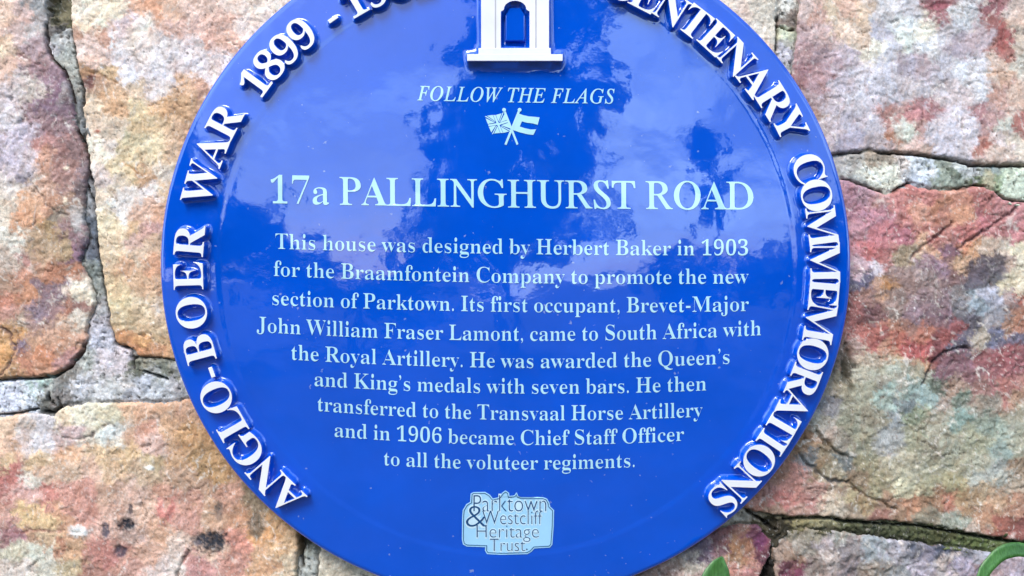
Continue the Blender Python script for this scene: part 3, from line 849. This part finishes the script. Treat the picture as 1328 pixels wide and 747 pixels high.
def raster(sps, val=1.0):
    a = np.concatenate(sps)
    i0 = max(int((a[:, 0].min() - gx0) / GRES) - 1, 0); i1 = min(int((a[:, 0].max() - gx0) / GRES) + 2, NG)
    j0 = max(int((a[:, 1].min() - gz0) / GRES) - 1, 0); j1 = min(int((a[:, 1].max() - gz0) / GRES) + 2, NG)
    XX, ZZ = np.meshgrid(gx0 + (np.arange(i0, i1) + .5) * GRES, gz0 + (np.arange(j0, j1) + .5) * GRES)
    m = np.zeros(XX.shape, bool)
    for s in sps: m ^= inside(XX, ZZ, [tuple(p) for p in s])
    mask[j0:j1, i0:i1] = np.maximum(mask[j0:j1, i0:i1], m * val)


plane_letters = []
for wd, Lt in letters:
    pl = to_plane(Lt, LET_H)
    plane_letters.append(pl)
    raster(pl)
plane_emb = {}
for k, v in EMB.items():
    pl = to_plane([np.array(s, float) for s in v], LET_H)
    plane_emb[k] = pl
    raster(pl)


def blur(m, sig):
    r = int(sig * 3) + 1
    kx = np.exp(-.5 * (np.arange(-r, r + 1) / sig) ** 2); kx /= kx.sum()
    o = np.zeros_like(m)
    for i, wv in enumerate(kx): o += np.roll(m, i - r, 0) * wv
    m = o; o = np.zeros_like(m)
    for i, wv in enumerate(kx): o += np.roll(m, i - r, 1) * wv
    return o


b1 = blur(mask, 1.9)
b2 = blur(mask, 4.2)
pillow = sstep(.06, .40, b1) * .0050 + sstep(.03, .36, b2) * .0024


def samp(x, z):
    u = np.clip((x - gx0) / GRES - .5, 0, NG - 2.001); v = np.clip((z - gz0) / GRES - .5, 0, NG - 2.001)
    i = u.astype(int); j = v.astype(int); fu = u - i; fv = v - j
    return (pillow[j, i] * (1 - fu) + pillow[j, i + 1] * fu) * (1 - fv) + (pillow[j + 1, i] * (1 - fu) + pillow[j + 1, i + 1] * fu) * fv


plaque = empty('commemorative_plaque', (OX, -0.006, OZ))
tag(plaque, 'round glossy blue enamel plaque with raised white ring lettering on the stone wall', 'plaque')

NT = 2600
rr = np.concatenate([np.linspace(0.004, R_IN - .012, 60), np.linspace(R_IN - .011, RP - .0055, 112), RP - .005 + .005 * np.sin(np.linspace(0, np.pi / 2, 12))])
rr = np.unique(np.round(rr, 6))
th = np.linspace(0, 2 * np.pi, NT, endpoint=False)
RR, TH = np.meshgrid(rr, th, indexing='ij')
bl_ = sstep(.45 * RP, RP, RR)     # the plate is a shade wider than it is tall
PXw = OX - 1.5 * S * bl_ + RR * np.sin(TH) * (1 + .006 * bl_)
PZw = OZ + 4.6 * S * bl_ + RR * np.cos(TH) * (1 - .019 * bl_)
Hh = dome(np.hypot(PXw - OX, PZw - OZ)) + samp(PXw, PZw)
# the turned-back rim
q_ = np.clip((RR - (RP - .005)) / .005, 0, 1)
Hh = Hh - .0036 * (1 - np.sqrt(np.clip(1 - q_ ** 2, 0, 1)))
Hh += fbm(PXw * 1000, PZw * 1000, 60, 3, 41) * .00025       # slightly uneven pressed sheet
V = np.stack([PXw, -EDGE - Hh, PZw], -1).reshape(-1, 3)
nr = len(rr)
idx = np.arange(nr * NT).reshape(nr, NT)
nx_ = np.roll(idx, -1, 1)
Q = np.stack([idx[:-1], idx[1:], nx_[1:], nx_[:-1]], -1).reshape(-1, 4)
# rim down to the back
last = V[idx[-1]]
b1_ = last.copy(); b1_[:, 1] = -.0095
b2_ = last.copy(); b2_[:, 1] = -.0065; b2_[:, 0] = OX + (b2_[:, 0] - OX) * .993; b2_[:, 2] = OZ + (b2_[:, 2] - OZ) * .993
base = len(V)
V = np.concatenate([V, b1_, b2_, [[OX, -EDGE - float(dome(np.array(0.0))), OZ], [OX, -.0065, OZ]]])
i1 = base + np.arange(NT); i2 = base + NT + np.arange(NT)
c0, c1 = base + 2 * NT, base + 2 * NT + 1
Q2 = np.stack([idx[-1], i1, np.roll(i1, -1), nx_[-1]], -1)
Q3 = np.stack([i1, i2, np.roll(i2, -1), np.roll(i1, -1)], -1)
T1 = np.stack([np.full(NT, c0), idx[0], nx_[0]], -1)
T2 = np.stack([np.full(NT, c1), np.roll(i2, -1), i2], -1)
me = np_mesh('enamel_plate', V, [Q, Q2, Q3, T1, T2])
plate = link('enamel_plate', me, M_BLUE, plaque)
bm = bmesh.new(); bm.from_mesh(me); bmesh.ops.recalc_face_normals(bm, faces=bm.faces); bm.to_mesh(me); bm.free()


def relief_part(name, pl, top, depth, mat, parent, label=None, bevel=.0004):
    """white slab whose top follows the shell at height `top`"""
    me = fill_mesh(pl, .5)
    n = len(me.vertices)
    co_ = np.zeros(n * 3, np.float32); me.vertices.foreach_get('co', co_); co_ = co_.reshape(-1, 3)
    x, z, t = co_[:, 0].astype(float), co_[:, 1].astype(float), co_[:, 2]
    h = dome(np.hypot(x - OX, z - OZ)) + np.where(t > 0, top, top - depth)
    W = np.stack([x, -EDGE - h, z], -1)
    me.vertices.foreach_set('co', W.astype(np.float32).ravel())
    bm = bmesh.new(); bm.from_mesh(me)
    bmesh.ops.remove_doubles(bm, verts=bm.verts, dist=1e-6)
    bmesh.ops.recalc_face_normals(bm, faces=bm.faces)
    if bevel:
        ed = [e for e in bm.edges if len(e.link_faces) == 2 and e.calc_face_angle(0) > 1.0 and all(v.co.y < -EDGE - SAG * 0 - .5 * top * 0 for v in e.verts)]
        tops = [e for e in ed if abs(e.link_faces[0].normal.y) > .8 or abs(e.link_faces[1].normal.y) > .8]
        tops = [e for e in tops if min(f.normal.y for f in e.link_faces) < -.8]
        try: bmesh.ops.bevel(bm, geom=tops, offset=bevel, segments=2, profile=.5, affect='EDGES', clamp_overlap=True)
        except Exception: pass
    bm.to_mesh(me); bm.free()
    me.polygons.foreach_set('use_smooth', np.zeros(len(me.polygons), bool))
    if isinstance(mat, list):
        for f in me.polygons: f.material_index = 0 if f.normal.y < -.45 else 1
    o = link(name, me, mat, parent)
    if label: o['label'] = label
    return o


for (wd, _), pl in zip(letters, plane_letters):
    relief_part('raised_letter' if wd != '-' else 'raised_dash', pl, LET_H, .0016, [M_WHITE, M_BLUE], plaque)
emb = bpy.data.objects.new('emblem', None)
COL.objects.link(emb); emb.location = (OX, -EDGE, OZ + .23); emb.parent = plaque; emb.matrix_parent_inverse = plaque.matrix_basis.inverted()
emb.empty_display_size = .02
ebody = relief_part('tower_body', plane_emb['tower_body'], LET_H, .0020, [M_WHITE, M_BLUE], emb)
for k, dz in (('plinth', .0006), ('base_step', .0010), ('cornice', .0008), ('pediment', .0002)):
    relief_part(k, plane_emb[k], LET_H + dz, .0026, [M_WHITE, M_BLUE], emb)
for x0 in (642.2, 694.6):       # grey strips painting the shade lines of the grooves beside the doorway
    relief_part('groove_line', to_plane([np.array(rect(x0 - .5, -48, x0 + 1.0, 62.4), float)], LET_H), LET_H + .0003, .002, M_GROOVE, emb, bevel=0)
# blue door leaf inside the arch
leaf = [(655.5, 53), (655.5, 20), (661, 10), (675, 10), (680.5, 20), (680.5, 53)]
relief_part('arch_panel', to_plane([np.array(leaf, float)], .004), .0042, .004, M_BLUE, emb, bevel=.0008)


def print_mesh(name, sps, mat, label, up=.00035, parent=plaque):
    """flat print laid on the shell; outlines in photograph pixels"""
    bm = bmesh.new()
    for grp in (sps if isinstance(sps[0], list) else [sps]):     # each character filled by itself
        tmp = fill_mesh(grp, .0); bm.from_mesh(tmp); bpy.data.meshes.remove(tmp)
    me = bpy.data.meshes.new(name)
    ln = [e for e in bm.edges if e.calc_length() > 9]
    while ln:
        bmesh.ops.subdivide_edges(bm, edges=ln, cuts=1, use_grid_fill=False)
        bmesh.ops.triangulate(bm, faces=[f for f in bm.faces if len(f.verts) > 4])
        ln2 = [e for e in bm.edges if e.calc_length() > 9]
        if len(ln2) >= len(ln) * 3 or len(bm.verts) > 20000: break
        ln = ln2
    co_ = np.array([v.co[:] for v in bm.verts])
    W = px_to_plaque(co_[:, 0], co_[:, 1], up)
    for v, p in zip(bm.verts, W): v.co = p
    bmesh.ops.triangulate(bm, faces=bm.faces[:])
    bm.normal_update()
    for f in bm.faces:
        if f.normal.y > 0: f.normal_flip()
    bm.to_mesh(me); bm.free()
    me.polygons.foreach_set('use_smooth', np.ones(len(me.polygons), bool))
    o = link(name, me, mat, parent)
    if label: o['label'] = label
    return o


def line_outlines(text, x0, x1, ys, cap, tx=.020, ty=.0, track=.03, ital=False, roman=False):
    conv = math_ital if ital else math_bold
    x = 0; S_ = []; GID = []
    capH = max(s[:, 1].max() for s in glyph(conv('H'))[0])
    for gi, c in enumerate(text):
        sp, adv = glyph(conv(c)) if c != ' ' else ([], .24 if not ital else .30)
        up_ = 'A' <= c <= 'Z' and roman and c != 'A'
        if up_:      # upright capitals from the regular cut, its slant taken out
            sp, adv = glyph(math_ital(c))
            sp = [np.stack([s[:, 0] - s[:, 1] * .275, s[:, 1]], -1) for s in sp]
            lo_ = min(s[:, 0].min() for s in sp); hi_ = max(s[:, 0].max() for s in sp)
            sp = [s - np.array([lo_ - .01, 0]) for s in sp]; adv = hi_ - lo_ + .055
            sp = thin(sp, -.010, -.003)
        else: sp = thin(sp, tx if c != 'A' or not roman else .008, ty)
        if c.islower() and not ital:      # smaller x-height, like the old-face cut on the plaque
            XH = max(q[:, 1].max() for q in glyph(conv('x'))[0])
            sp = [np.stack([q[:, 0], np.where(q[:, 1] < 0, q[:, 1], np.where(q[:, 1] < XH * 1.06, q[:, 1] * .90, XH * 1.06 * .90 + (q[:, 1] - XH * 1.06) * (capH * 1.02 - XH * .954) / (capH * 1.02 - XH * 1.06)))], -1) for q in sp]
        for s in sp: S_.append(s + np.array([x, 0])); GID.append(gi)
        x += adv + (track - 1.6 * max(tx, 0) if c != ' ' else 0)
    lo = min(s[:, 0].min() for s in S_); hi = max(s[:, 0].max() for s in S_)
    kx = (x1 - x0) / (hi - lo); ky = cap / capH
    yl, ym, yr = ys
    out = []
    for s in S_:
        X_ = x0 + (s[:, 0] - lo) * kx
        t = (X_ - x0) / (x1 - x0)
        yb = yl * (1 - t) * (1 - 2 * t) + ym * 4 * t * (1 - t) + yr * t * (2 * t - 1)
        out.append(np.stack([X_, yb - s[:, 1] * ky], -1))
    groups = {}
    for g_, o_ in zip(GID, out): groups.setdefault(g_, []).append(o_)
    return list(groups.values())      # one list of outlines per character


LINES = [
 ('FOLLOW THE FLAGS', 541, 797, (130.0, 132.6, 134.2), 18.6, -.006, True, 'slanted capitals above the crossed flags'),
 ('17a PALLINGHURST ROAD', 351, 977, (263.5, 269.0, 271.6), 35.0, .019, False, 'large heading line across the plaque'),
 ('This house was designed by Herbert Baker in 1903', 357, 970, (322.5, 329.3, 331.0), 19.8, .019, False, 'first line of the inscription, under the heading'),
 ('for the Braamfontein Company to promote the new', 355, 971, (357.8, 366.8, 367.4), 19.8, .019, False, 'second line of the inscription'),
 ('section of Parktown. Its first occupant, Brevet-Major', 353, 971, (395.3, 404.4, 403.2), 19.8, .019, False, 'third line of the inscription'),
 ('John William Fraser Lamont, came to South Africa with', 333, 987, (430.3, 441.8, 434.6), 19.8, .019, False, 'fourth and widest line of the inscription'),
 ('the Royal Artillery. He was awarded the Queen\u2019s', 378, 946, (466.3, 477.0, 471.6), 19.8, .019, False, 'fifth line of the inscription'),
 ('and King\u2019s medals with seven bars. He then', 408, 916, (500.4, 510.2, 506.2), 19.6, .019, False, 'sixth line of the inscription'),
 ('transferred to the Transvaal Horse Artillery', 412, 911, (532.8, 544.6, 540.2), 19.4, .019, False, 'seventh line of the inscription'),
 ('and in 1906 became Chief Staff Officer', 434, 887, (566.2, 576.8, 571.4), 19.2, .019, False, 'eighth line of the inscription'),
 ('to all the voluteer regiments.', 498, 823, (603.2, 608.8, 605.6), 19.0, .019, False, 'last and shortest line of the inscription'),
]
for t_, x0, x1, ys, cap, tx, it, lb in LINES:
    o = print_mesh('text_line', line_outlines(t_, x0, x1, ys, cap, tx, .0 if not it else -.004, .020 if not it else .035, it, 'PALLING' in t_), M_PRINT, lb)

# crossed flags
def q(*p): return np.array([(520 + x / 4.427, 90 + y / 4.427) for x, y in p], float)
flags = empty('t'); bpy.data.objects.remove(flags)
fl = bpy.data.objects.new('crossed_flags', None); COL.objects.link(fl); fl.location = (OX, -EDGE, OZ + .12); fl.parent = plaque
fl.matrix_parent_inverse = plaque.matrix_basis.inverted(); fl.empty_display_size = .02
print_mesh('flagpole', [q((586, 236), (598, 232), (674, 428), (664, 434))], M_PRINT, 'pole of the left flag', .00035, fl)
print_mesh('flagpole', [q((674, 232), (686, 236), (606, 434), (594, 430))], M_PRINT, 'pole of the right flag', .00050, fl)
for cx_ in (592, 681):
    print_mesh('finial', [q(*[(cx_ + 11 * math.cos(R(a)), 232 + 11 * math.sin(R(a))) for a in range(0, 360, 30)])], M_PRINT, None, .00065, fl)
# union flag: canton lines left blue between pale patches
def uq(u, v):   # u along the flag 0..1 from the pole outwards, v down 0..1
    wv = 5 * math.sin(u * 5.5)
    a = np.array((590 + 44 * v, 246 + 104 * v)); b = np.array((482 + 40 * v, 274 + 102 * v))
    p_ = a * (1 - u) + b * u + np.array((0, wv))
    return p_
cells = []
def cell(pts): cells.append(q(*[tuple(uq(*p)) for p in pts]))
for su in (0, 1):
    for sv in (0, 1):
        f = lambda u, v: (u if su == 0 else 1 - u, v if sv == 0 else 1 - v)
        cell([f(.0, .10), f(.36, .42), f(.0, .42)])
        cell([f(.12, .0), f(.42, .0), f(.42, .34), f(.40, .34)])
cell([(0, .45), (.44, .45), (.44, 0), (.56, 0), (.56, .45), (1, .45), (1, .55), (.56, .55), (.56, 1), (.44, 1), (.44, .55), (0, .55)])
for su in (0, 1):
    for sv in (0, 1):
        f = lambda u, v: (u if su == 0 else 1 - u, v if sv == 0 else 1 - v)
        cell([f(0, 0), f(.07, 0), f(.40, .38), f(.36, .39)])
print_mesh('flag_cloth', cells, M_PRINT, 'left flag with a pattern of crosses', .00035, fl)
print_mesh('flag_cloth', [q((672, 252), (700, 262), (735, 270), (765, 272), (796, 276), (785, 318), (755, 310), (722, 306), (694, 298), (682, 328), (712, 338), (745, 345), (776, 344), (760, 376), (725, 372), (685, 362), (636, 346))],
           M_PRINT, 'right flag with a dark middle stripe', .00035, fl)

# heritage trust badge
def bq(x, y): return (570 + x / 6.494, 620 + y / 6.494)
badge = [bq(*p) for p in [(262,130),(285,118),(385,116),(425,140),(450,172),(500,160),(525,125),(555,103),(585,122),(590,150),(630,145),(650,118),(662,150),(690,160),(870,160),(905,172),(925,205),(932,238),(965,270),(962,400),(950,560),(930,585),(800,592),(775,620),(740,640),(520,646),(400,640),(383,612),(385,582),(230,576),(198,560),(188,520),(190,330),(195,270),(225,220),(258,200)]]
bd = print_mesh('badge', [np.array(badge)], M_LOGO, 'pale blue badge with ragged outline at the bottom of the plaque', .00035)
inner = np.array(badge); cbx, cby = inner.mean(0)
def sans_line(text, x0, x1, yb, cap, off=.018):
    x = 0; S_ = []
    capH = max(s[:, 1].max() for s in glyph('T')[0])
    for gi, c in enumerate(text):
        sp, adv = glyph(c)
        for s in thin(sp, off, off): S_.append((s + np.array([x, 0]), gi))
        x += adv
    lo = min(s[:, 0].min() for s, _ in S_) + (.018 if off > 0 else -off) * 0; hi = max(s[:, 0].max() for s, _ in S_)
    kx = (x1 - x0) / (hi - lo)
    gr = {}
    for s, gi in S_: gr.setdefault(gi, []).append(np.array([bq(x0 + (a - lo) * kx, yb - b * cap / capH) for a, b in s]))
    return list(gr.values())
M_HALO = enamel('badge_halo', (0.62, 0.80, 0.92), 0.8)
for a_ in (('Parktown', 281, 903, 286, 150), ('Westcliff', 355, 873, 394, 126), ('&', 216, 401, 417, 195), ('Heritage', 307, 841, 506, 120), ('Trust', 419, 727, 620, 116)):
    for gz in sans_line(*a_, off=-.022):       # pale contour behind each letter; fill only its outer outline
        big_ = max(gz, key=lambda q_: abs(area(q_)))
        print_mesh('letter_contour', [big_], M_HALO, None, .00048, bd)
print_mesh('badge_lettering', sans_line('Parktown', 286, 898, 282, 142), M_LOGOTXT, None, .0006, bd)
print_mesh('badge_lettering', sans_line('Westcliff', 360, 868, 390, 118), M_LOGOTXT, None, .0006, bd)
print_mesh('badge_lettering', sans_line('&', 222, 395, 412, 185), M_LOGOTXT, None, .0006, bd)
print_mesh('badge_lettering', sans_line('Heritage', 312, 836, 502, 112), M_LOGOTXT, None, .0006, bd)
print_mesh('badge_lettering', sans_line('Trust', 424, 722, 616, 108), M_LOGOTXT, None, .0006, bd)
print_mesh('full_stop', sans_line('.', 728, 742, 606, 92), M_LOGOTXT, None, .0006, bd)
# darker keyline just inside the outline
kl = []
B_ = np.array(badge)
kin = thin([B_], 1.5, 1.5)[0]; kin2 = thin([B_], 2.4, 2.4)[0]
print_mesh('keyline', [kin, kin2], M_LOGOTXT, None, .0006, bd)

# ------------------------------------------------------------------ plants in front of the wall foot
m_, n_, l_, p_ = new_mat('strap_leaf')
ge = n_.new('ShaderNodeNewGeometry')
c_ = ramp(n_, l_, noise(n_, l_, ge.outputs['Position'], 40, 5, .6), [(.3, (.030, .10, .018)), (.7, (.075, .20, .045))])
sv = n_.new('ShaderNodeMapping'); sv.inputs['Scale'].default_value = (1, 1, .12); l_.new(ge.outputs['Position'], sv.inputs['Vector'])
vn = ramp(n_, l_, noise(n_, l_, sv.outputs['Vector'], 900, 2, .5), [(.35, (.72, .75, .7)), (.65, (1.25, 1.2, 1.3))])
c_ = mix(n_, l_, 'MULTIPLY', 1.0, c_, vn)
bl = ramp(n_, l_, noise(n_, l_, ge.outputs['Position'], 160, 3, .6), [(.68, (0, 0, 0)), (.74, (.7, .7, .7))])
c_ = mix(n_, l_, 'MIX', bl, c_, (.20, .17, .05))
l_.new(c_, p_.inputs['Base Color'])
l_.new(bump(n_, l_, noise(n_, l_, sv.outputs['Vector'], 900, 2, .5), .5, .0006), p_.inputs['Normal'])
p_.inputs['Roughness'].default_value = .38
p_.inputs['Subsurface Weight'].default_value = .0
p_.inputs['Transmission Weight'].default_value = .0
M_LEAF = m_


def strap(parent, pts, wid, fold=.25, face=(0, -1, 0)):
    """a strap leaf along pts (world), half widths wid, slightly folded"""
    pts = [Vector(p) for p in pts]
    # resample with a Catmull-Rom curve
    n = 26; P_ = []
    ext = [pts[0] * 2 - pts[1]] + pts + [pts[-1] * 2 - pts[-2]]
    W_ = []
    for i in range(n + 1):
        t = i / n * (len(pts) - 1); k = min(int(t), len(pts) - 2); f = t - k
        a, b, c, d = ext[k:k + 4]
        P_.append(.5 * ((2 * b) + (c - a) * f + (2 * a - 5 * b + 4 * c - d) * f * f + (3 * b - a - 3 * c + d) * f ** 3))
        W_.append(wid[k] * (1 - f) + wid[k + 1] * f)
    V_, F_ = [], []
    fv = Vector(face).normalized()
    for i, p in enumerate(P_):
        tg = (P_[min(i + 1, n)] - P_[max(i - 1, 0)]).normalized()
        side = tg.cross(fv).normalized(); nrm = side.cross(tg).normalized()
        w = max(W_[i], .0004)
        for j, s in enumerate((-1, -.5, 0, .5, 1)):
            V_.append(p + side * w * s + nrm * (abs(s) * fold * w))
        for j, s in enumerate((1, .5, 0, -.5, -1)):
            V_.append(p + side * w * s + nrm * (abs(s) * fold * w - .0009))
        if i:
            for j in range(10):
                a = (i - 1) * 10 + j; b = (i - 1) * 10 + (j + 1) % 10
                F_.append((a, b, b + 10, a + 10))
    F_.append(tuple(range(9, -1, -1))); F_.append(tuple(range(n * 10, n * 10 + 10)))
    me = bpy.data.meshes.new('leaf'); me.from_pydata([tuple(v) for v in V_], [], F_)
    bm = bmesh.new(); bm.from_mesh(me); bmesh.ops.recalc_face_normals(bm, faces=bm.faces); bm.to_mesh(me); bm.free()
    for p in me.polygons: p.use_smooth = True
    return link('leaf', me, M_LEAF, parent)


def wp(px, py, off):     # a point seen at that pixel, `off` metres in front of the wall
    k = S * (D + EDGE - off) / D
    return Vector(((px - CX) * k, -off, CZ - (py - CY) * k))


b0 = wp(905, 2200, .10); b0.z = 0
pl1 = empty('strap_leaf_plant', tuple(b0))
tag(pl1, 'green leaf tip rising below the lower right edge of the plaque', 'plant', 'strap leaved plants at the foot of the wall')
strap(pl1, [b0, wp(885, 1700, .09), wp(900, 1000, .06), wp(915, 800, .05), wp(922, 765, .045), wp(929, 745, .042), wp(933, 732, .041), wp(937, 722, .04)], [.008, .012, .013, .012, .0125, .0115, .0075, .0008])
strap(pl1, [b0, wp(820, 1700, .12), wp(780, 1200, .11), wp(800, 900, .09)], [.008, .012, .012, .0015])
b0 = wp(1200, 2200, .16); b0.z = 0
pl2 = empty('strap_leaf_plant', tuple(b0))
tag(pl2, 'bright green leaf arching over in the bottom right corner of the picture', 'plant', 'strap leaved plants at the foot of the wall')
strap(pl2, [b0, wp(1210, 1600, .12), wp(1245, 900, .075), wp(1270, 762, .065), wp(1287, 728, .060), wp(1308, 714, .058), wp(1335, 716, .058), wp(1370, 745, .065), wp(1395, 830, .08)],
      [.008, .011, .0080, .0046, .0050, .0058, .0056, .0052, .001], .12, (0.1, -1, .35))
strap(pl2, [b0, wp(1300, 1600, .14), wp(1380, 1100, .11), wp(1420, 860, .10)], [.008, .011, .011, .0015])

# ------------------------------------------------------------------ ground, and the trees across the way (seen only mirrored in the enamel)
m_, n_, l_, p_ = new_mat('garden_ground')
ge = n_.new('ShaderNodeNewGeometry')
c_ = ramp(n_, l_, noise(n_, l_, ge.outputs['Position'], 1.2, 6, .65), [(.35, (.025, .032, .012)), (.65, (.055, .045, .028))])
l_.new(c_, p_.inputs['Base Color']); p_.inputs['Roughness'].default_value = .95
M_GROUND = m_
bm = bmesh.new()
bmesh.ops.create_grid(bm, x_segments=8, y_segments=8, size=400)
me = bpy.data.meshes.new('ground'); bm.to_mesh(me); bm.free()
g = link('ground', me, M_GROUND); tag(g, 'dark earth and grass in front of the wall', None, None, 'structure')

m_, n_, l_, p_ = new_mat('tree_foliage')
oi = n_.new('ShaderNodeObjectInfo'); ge = n_.new('ShaderNodeNewGeometry')
c_ = ramp(n_, l_, noise(n_, l_, ge.outputs['Position'], 1.7, 4, .6), [(.3, (.018, .045, .012)), (.7, (.06, .11, .03))])
l_.new(c_, p_.inputs['Base Color']); p_.inputs['Roughness'].default_value = .6
M_FOL = m_
m_, n_, l_, p_ = new_mat('bark')
ge = n_.new('ShaderNodeNewGeometry')
c_ = ramp(n_, l_, noise(n_, l_, ge.outputs['Position'], 9, 6, .7), [(.3, (.05, .035, .025)), (.7, (.16, .12, .09))])
l_.new(c_, p_.inputs['Base Color']); p_.inputs['Roughness'].default_value = .9
M_BARK = m_


def make_tree(azd, dist, lobes, label, seed, leaf=.13, nper=900, group='trees facing the wall'):
    """lobes: (azimuth deg, elevation deg, half width deg, half height deg) as seen from the plaque"""
    rs = np.random.RandomState(seed)
    x, y = dist * math.sin(R(azd)), -dist * math.cos(R(azd))
    t = empty('tree', (x, y, 0))
    tag(t, label, 'tree', group)
    V_, Q_ = [], []
    tops = []
    for (a, e_, wa, ha) in lobes:
        c = np.array([dist * math.sin(R(a)), -dist * math.cos(R(a)), CZ + dist * math.tan(R(e_))])
        rx = dist * math.tan(R(wa)); rz = dist * math.tan(R(ha))
        tops.append((c, rx, rz))
        n = int(nper * max(.3, wa * ha / 16))
        d = rs.normal(size=(n, 3)); d /= np.linalg.norm(d, axis=1, keepdims=True)
        rad = rs.rand(n, 1) ** .45
        lump = 1 + .35 * np.sin(d[:, :1] * 5 + seed) * np.cos(d[:, 2:] * 6 + a)
        P = c + d * rad * lump * np.array([rx, rx * .8, rz])
        u = rs.normal(size=(n, 3)); u /= np.linalg.norm(u, axis=1, keepdims=True)
        v = np.cross(u, rs.normal(size=(n, 3))); v /= np.linalg.norm(v, axis=1, keepdims=True)
        s = leaf * rs.uniform(.6, 1.5, (n, 1))
        b = sum(len(q_) for q_ in V_)
        V_.append(np.stack([P - u * s, P - v * s * .5, P + u * s, P + v * s * .5], 1).reshape(-1, 3))
        Q_.append(np.arange(n * 4).reshape(-1, 4) + b)
    me = np_mesh('crown', np.concatenate(V_), [np.concatenate(Q_)], False)
    link('crown', me, M_FOL, t)
    bm = bmesh.new()
    def limb(p0, p1, r0, r1):
        p0, p1 = Vector(p0), Vector(p1)
        ax = (p1 - p0).normalized(); s_ = ax.orthogonal().normalized(); t_ = ax.cross(s_)
        ra = [[bm.verts.new(p + (s_ * math.cos(k * math.pi / 4) + t_ * math.sin(k * math.pi / 4)) * r) for k in range(8)] for p, r in ((p0, r0), (p0.lerp(p1, .5) + s_ * r0 * .5, (r0 + r1) / 2), (p1, r1))]
        for A, B in ((0, 1), (1, 2)):
            for k in range(8): bm.faces.new((ra[A][k], ra[A][(k + 1) % 8], ra[B][(k + 1) % 8], ra[B][k]))
    fork = (x, y, min(c[0][2] for c in tops) * .6)
    limb((x, y, -.1), fork, .22, .16)
    for c, rx, rz in tops: limb(fork, tuple(c), .10, .03)
    me = bpy.data.meshes.new('trunk'); bm.to_mesh(me); bm.free()
    link('trunk', me, M_BARK, t)


make_tree(0, 11, [(0, 7, 9, 6), (-4, 14, 5, 6), (3, 18, 6, 6), (-2, 24, 5, 5), (5, 27, 6, 5), (0, 33, 7, 6), (1, 41, 7, 6), (7, 12, 3, 3), (9, 20, 3, 3), (-7, 5, 3, 3)],
          'tall leafy tree mirrored dark in the upper middle of the plaque', 3)
make_tree(-40, 12, [(-34, 6, 9, 6), (-44, 9, 10, 7), (-55, 8, 10, 7), (-38, 12, 6, 4), (-27, 4, 6, 4)],
          'rounded tree mirrored at the left side of the plaque', 8)
make_tree(41, 12, [(36, 2, 8, 5), (46, 6, 9, 7), (56, 6, 10, 7), (33, 5, 3, 3), (41, 9, 5, 4), (27, 0, 5, 3)],
          'rounded tree mirrored at the right side of the plaque', 12)
make_tree(19, 16, [(20, 13, 2.6, 3.4), (20, 8, 1.2, 2), (17, 0, 5, 3)], 'small slender tree mirrored right of the middle of the plaque', 21, .15)
make_tree(-16, 16, [(-14, -1.5, 7, 3), (-22, 1, 5, 3.5), (-9, 2, 4, 3.5)], 'low spreading tree mirrored left of the middle of the plaque', 25, .15)
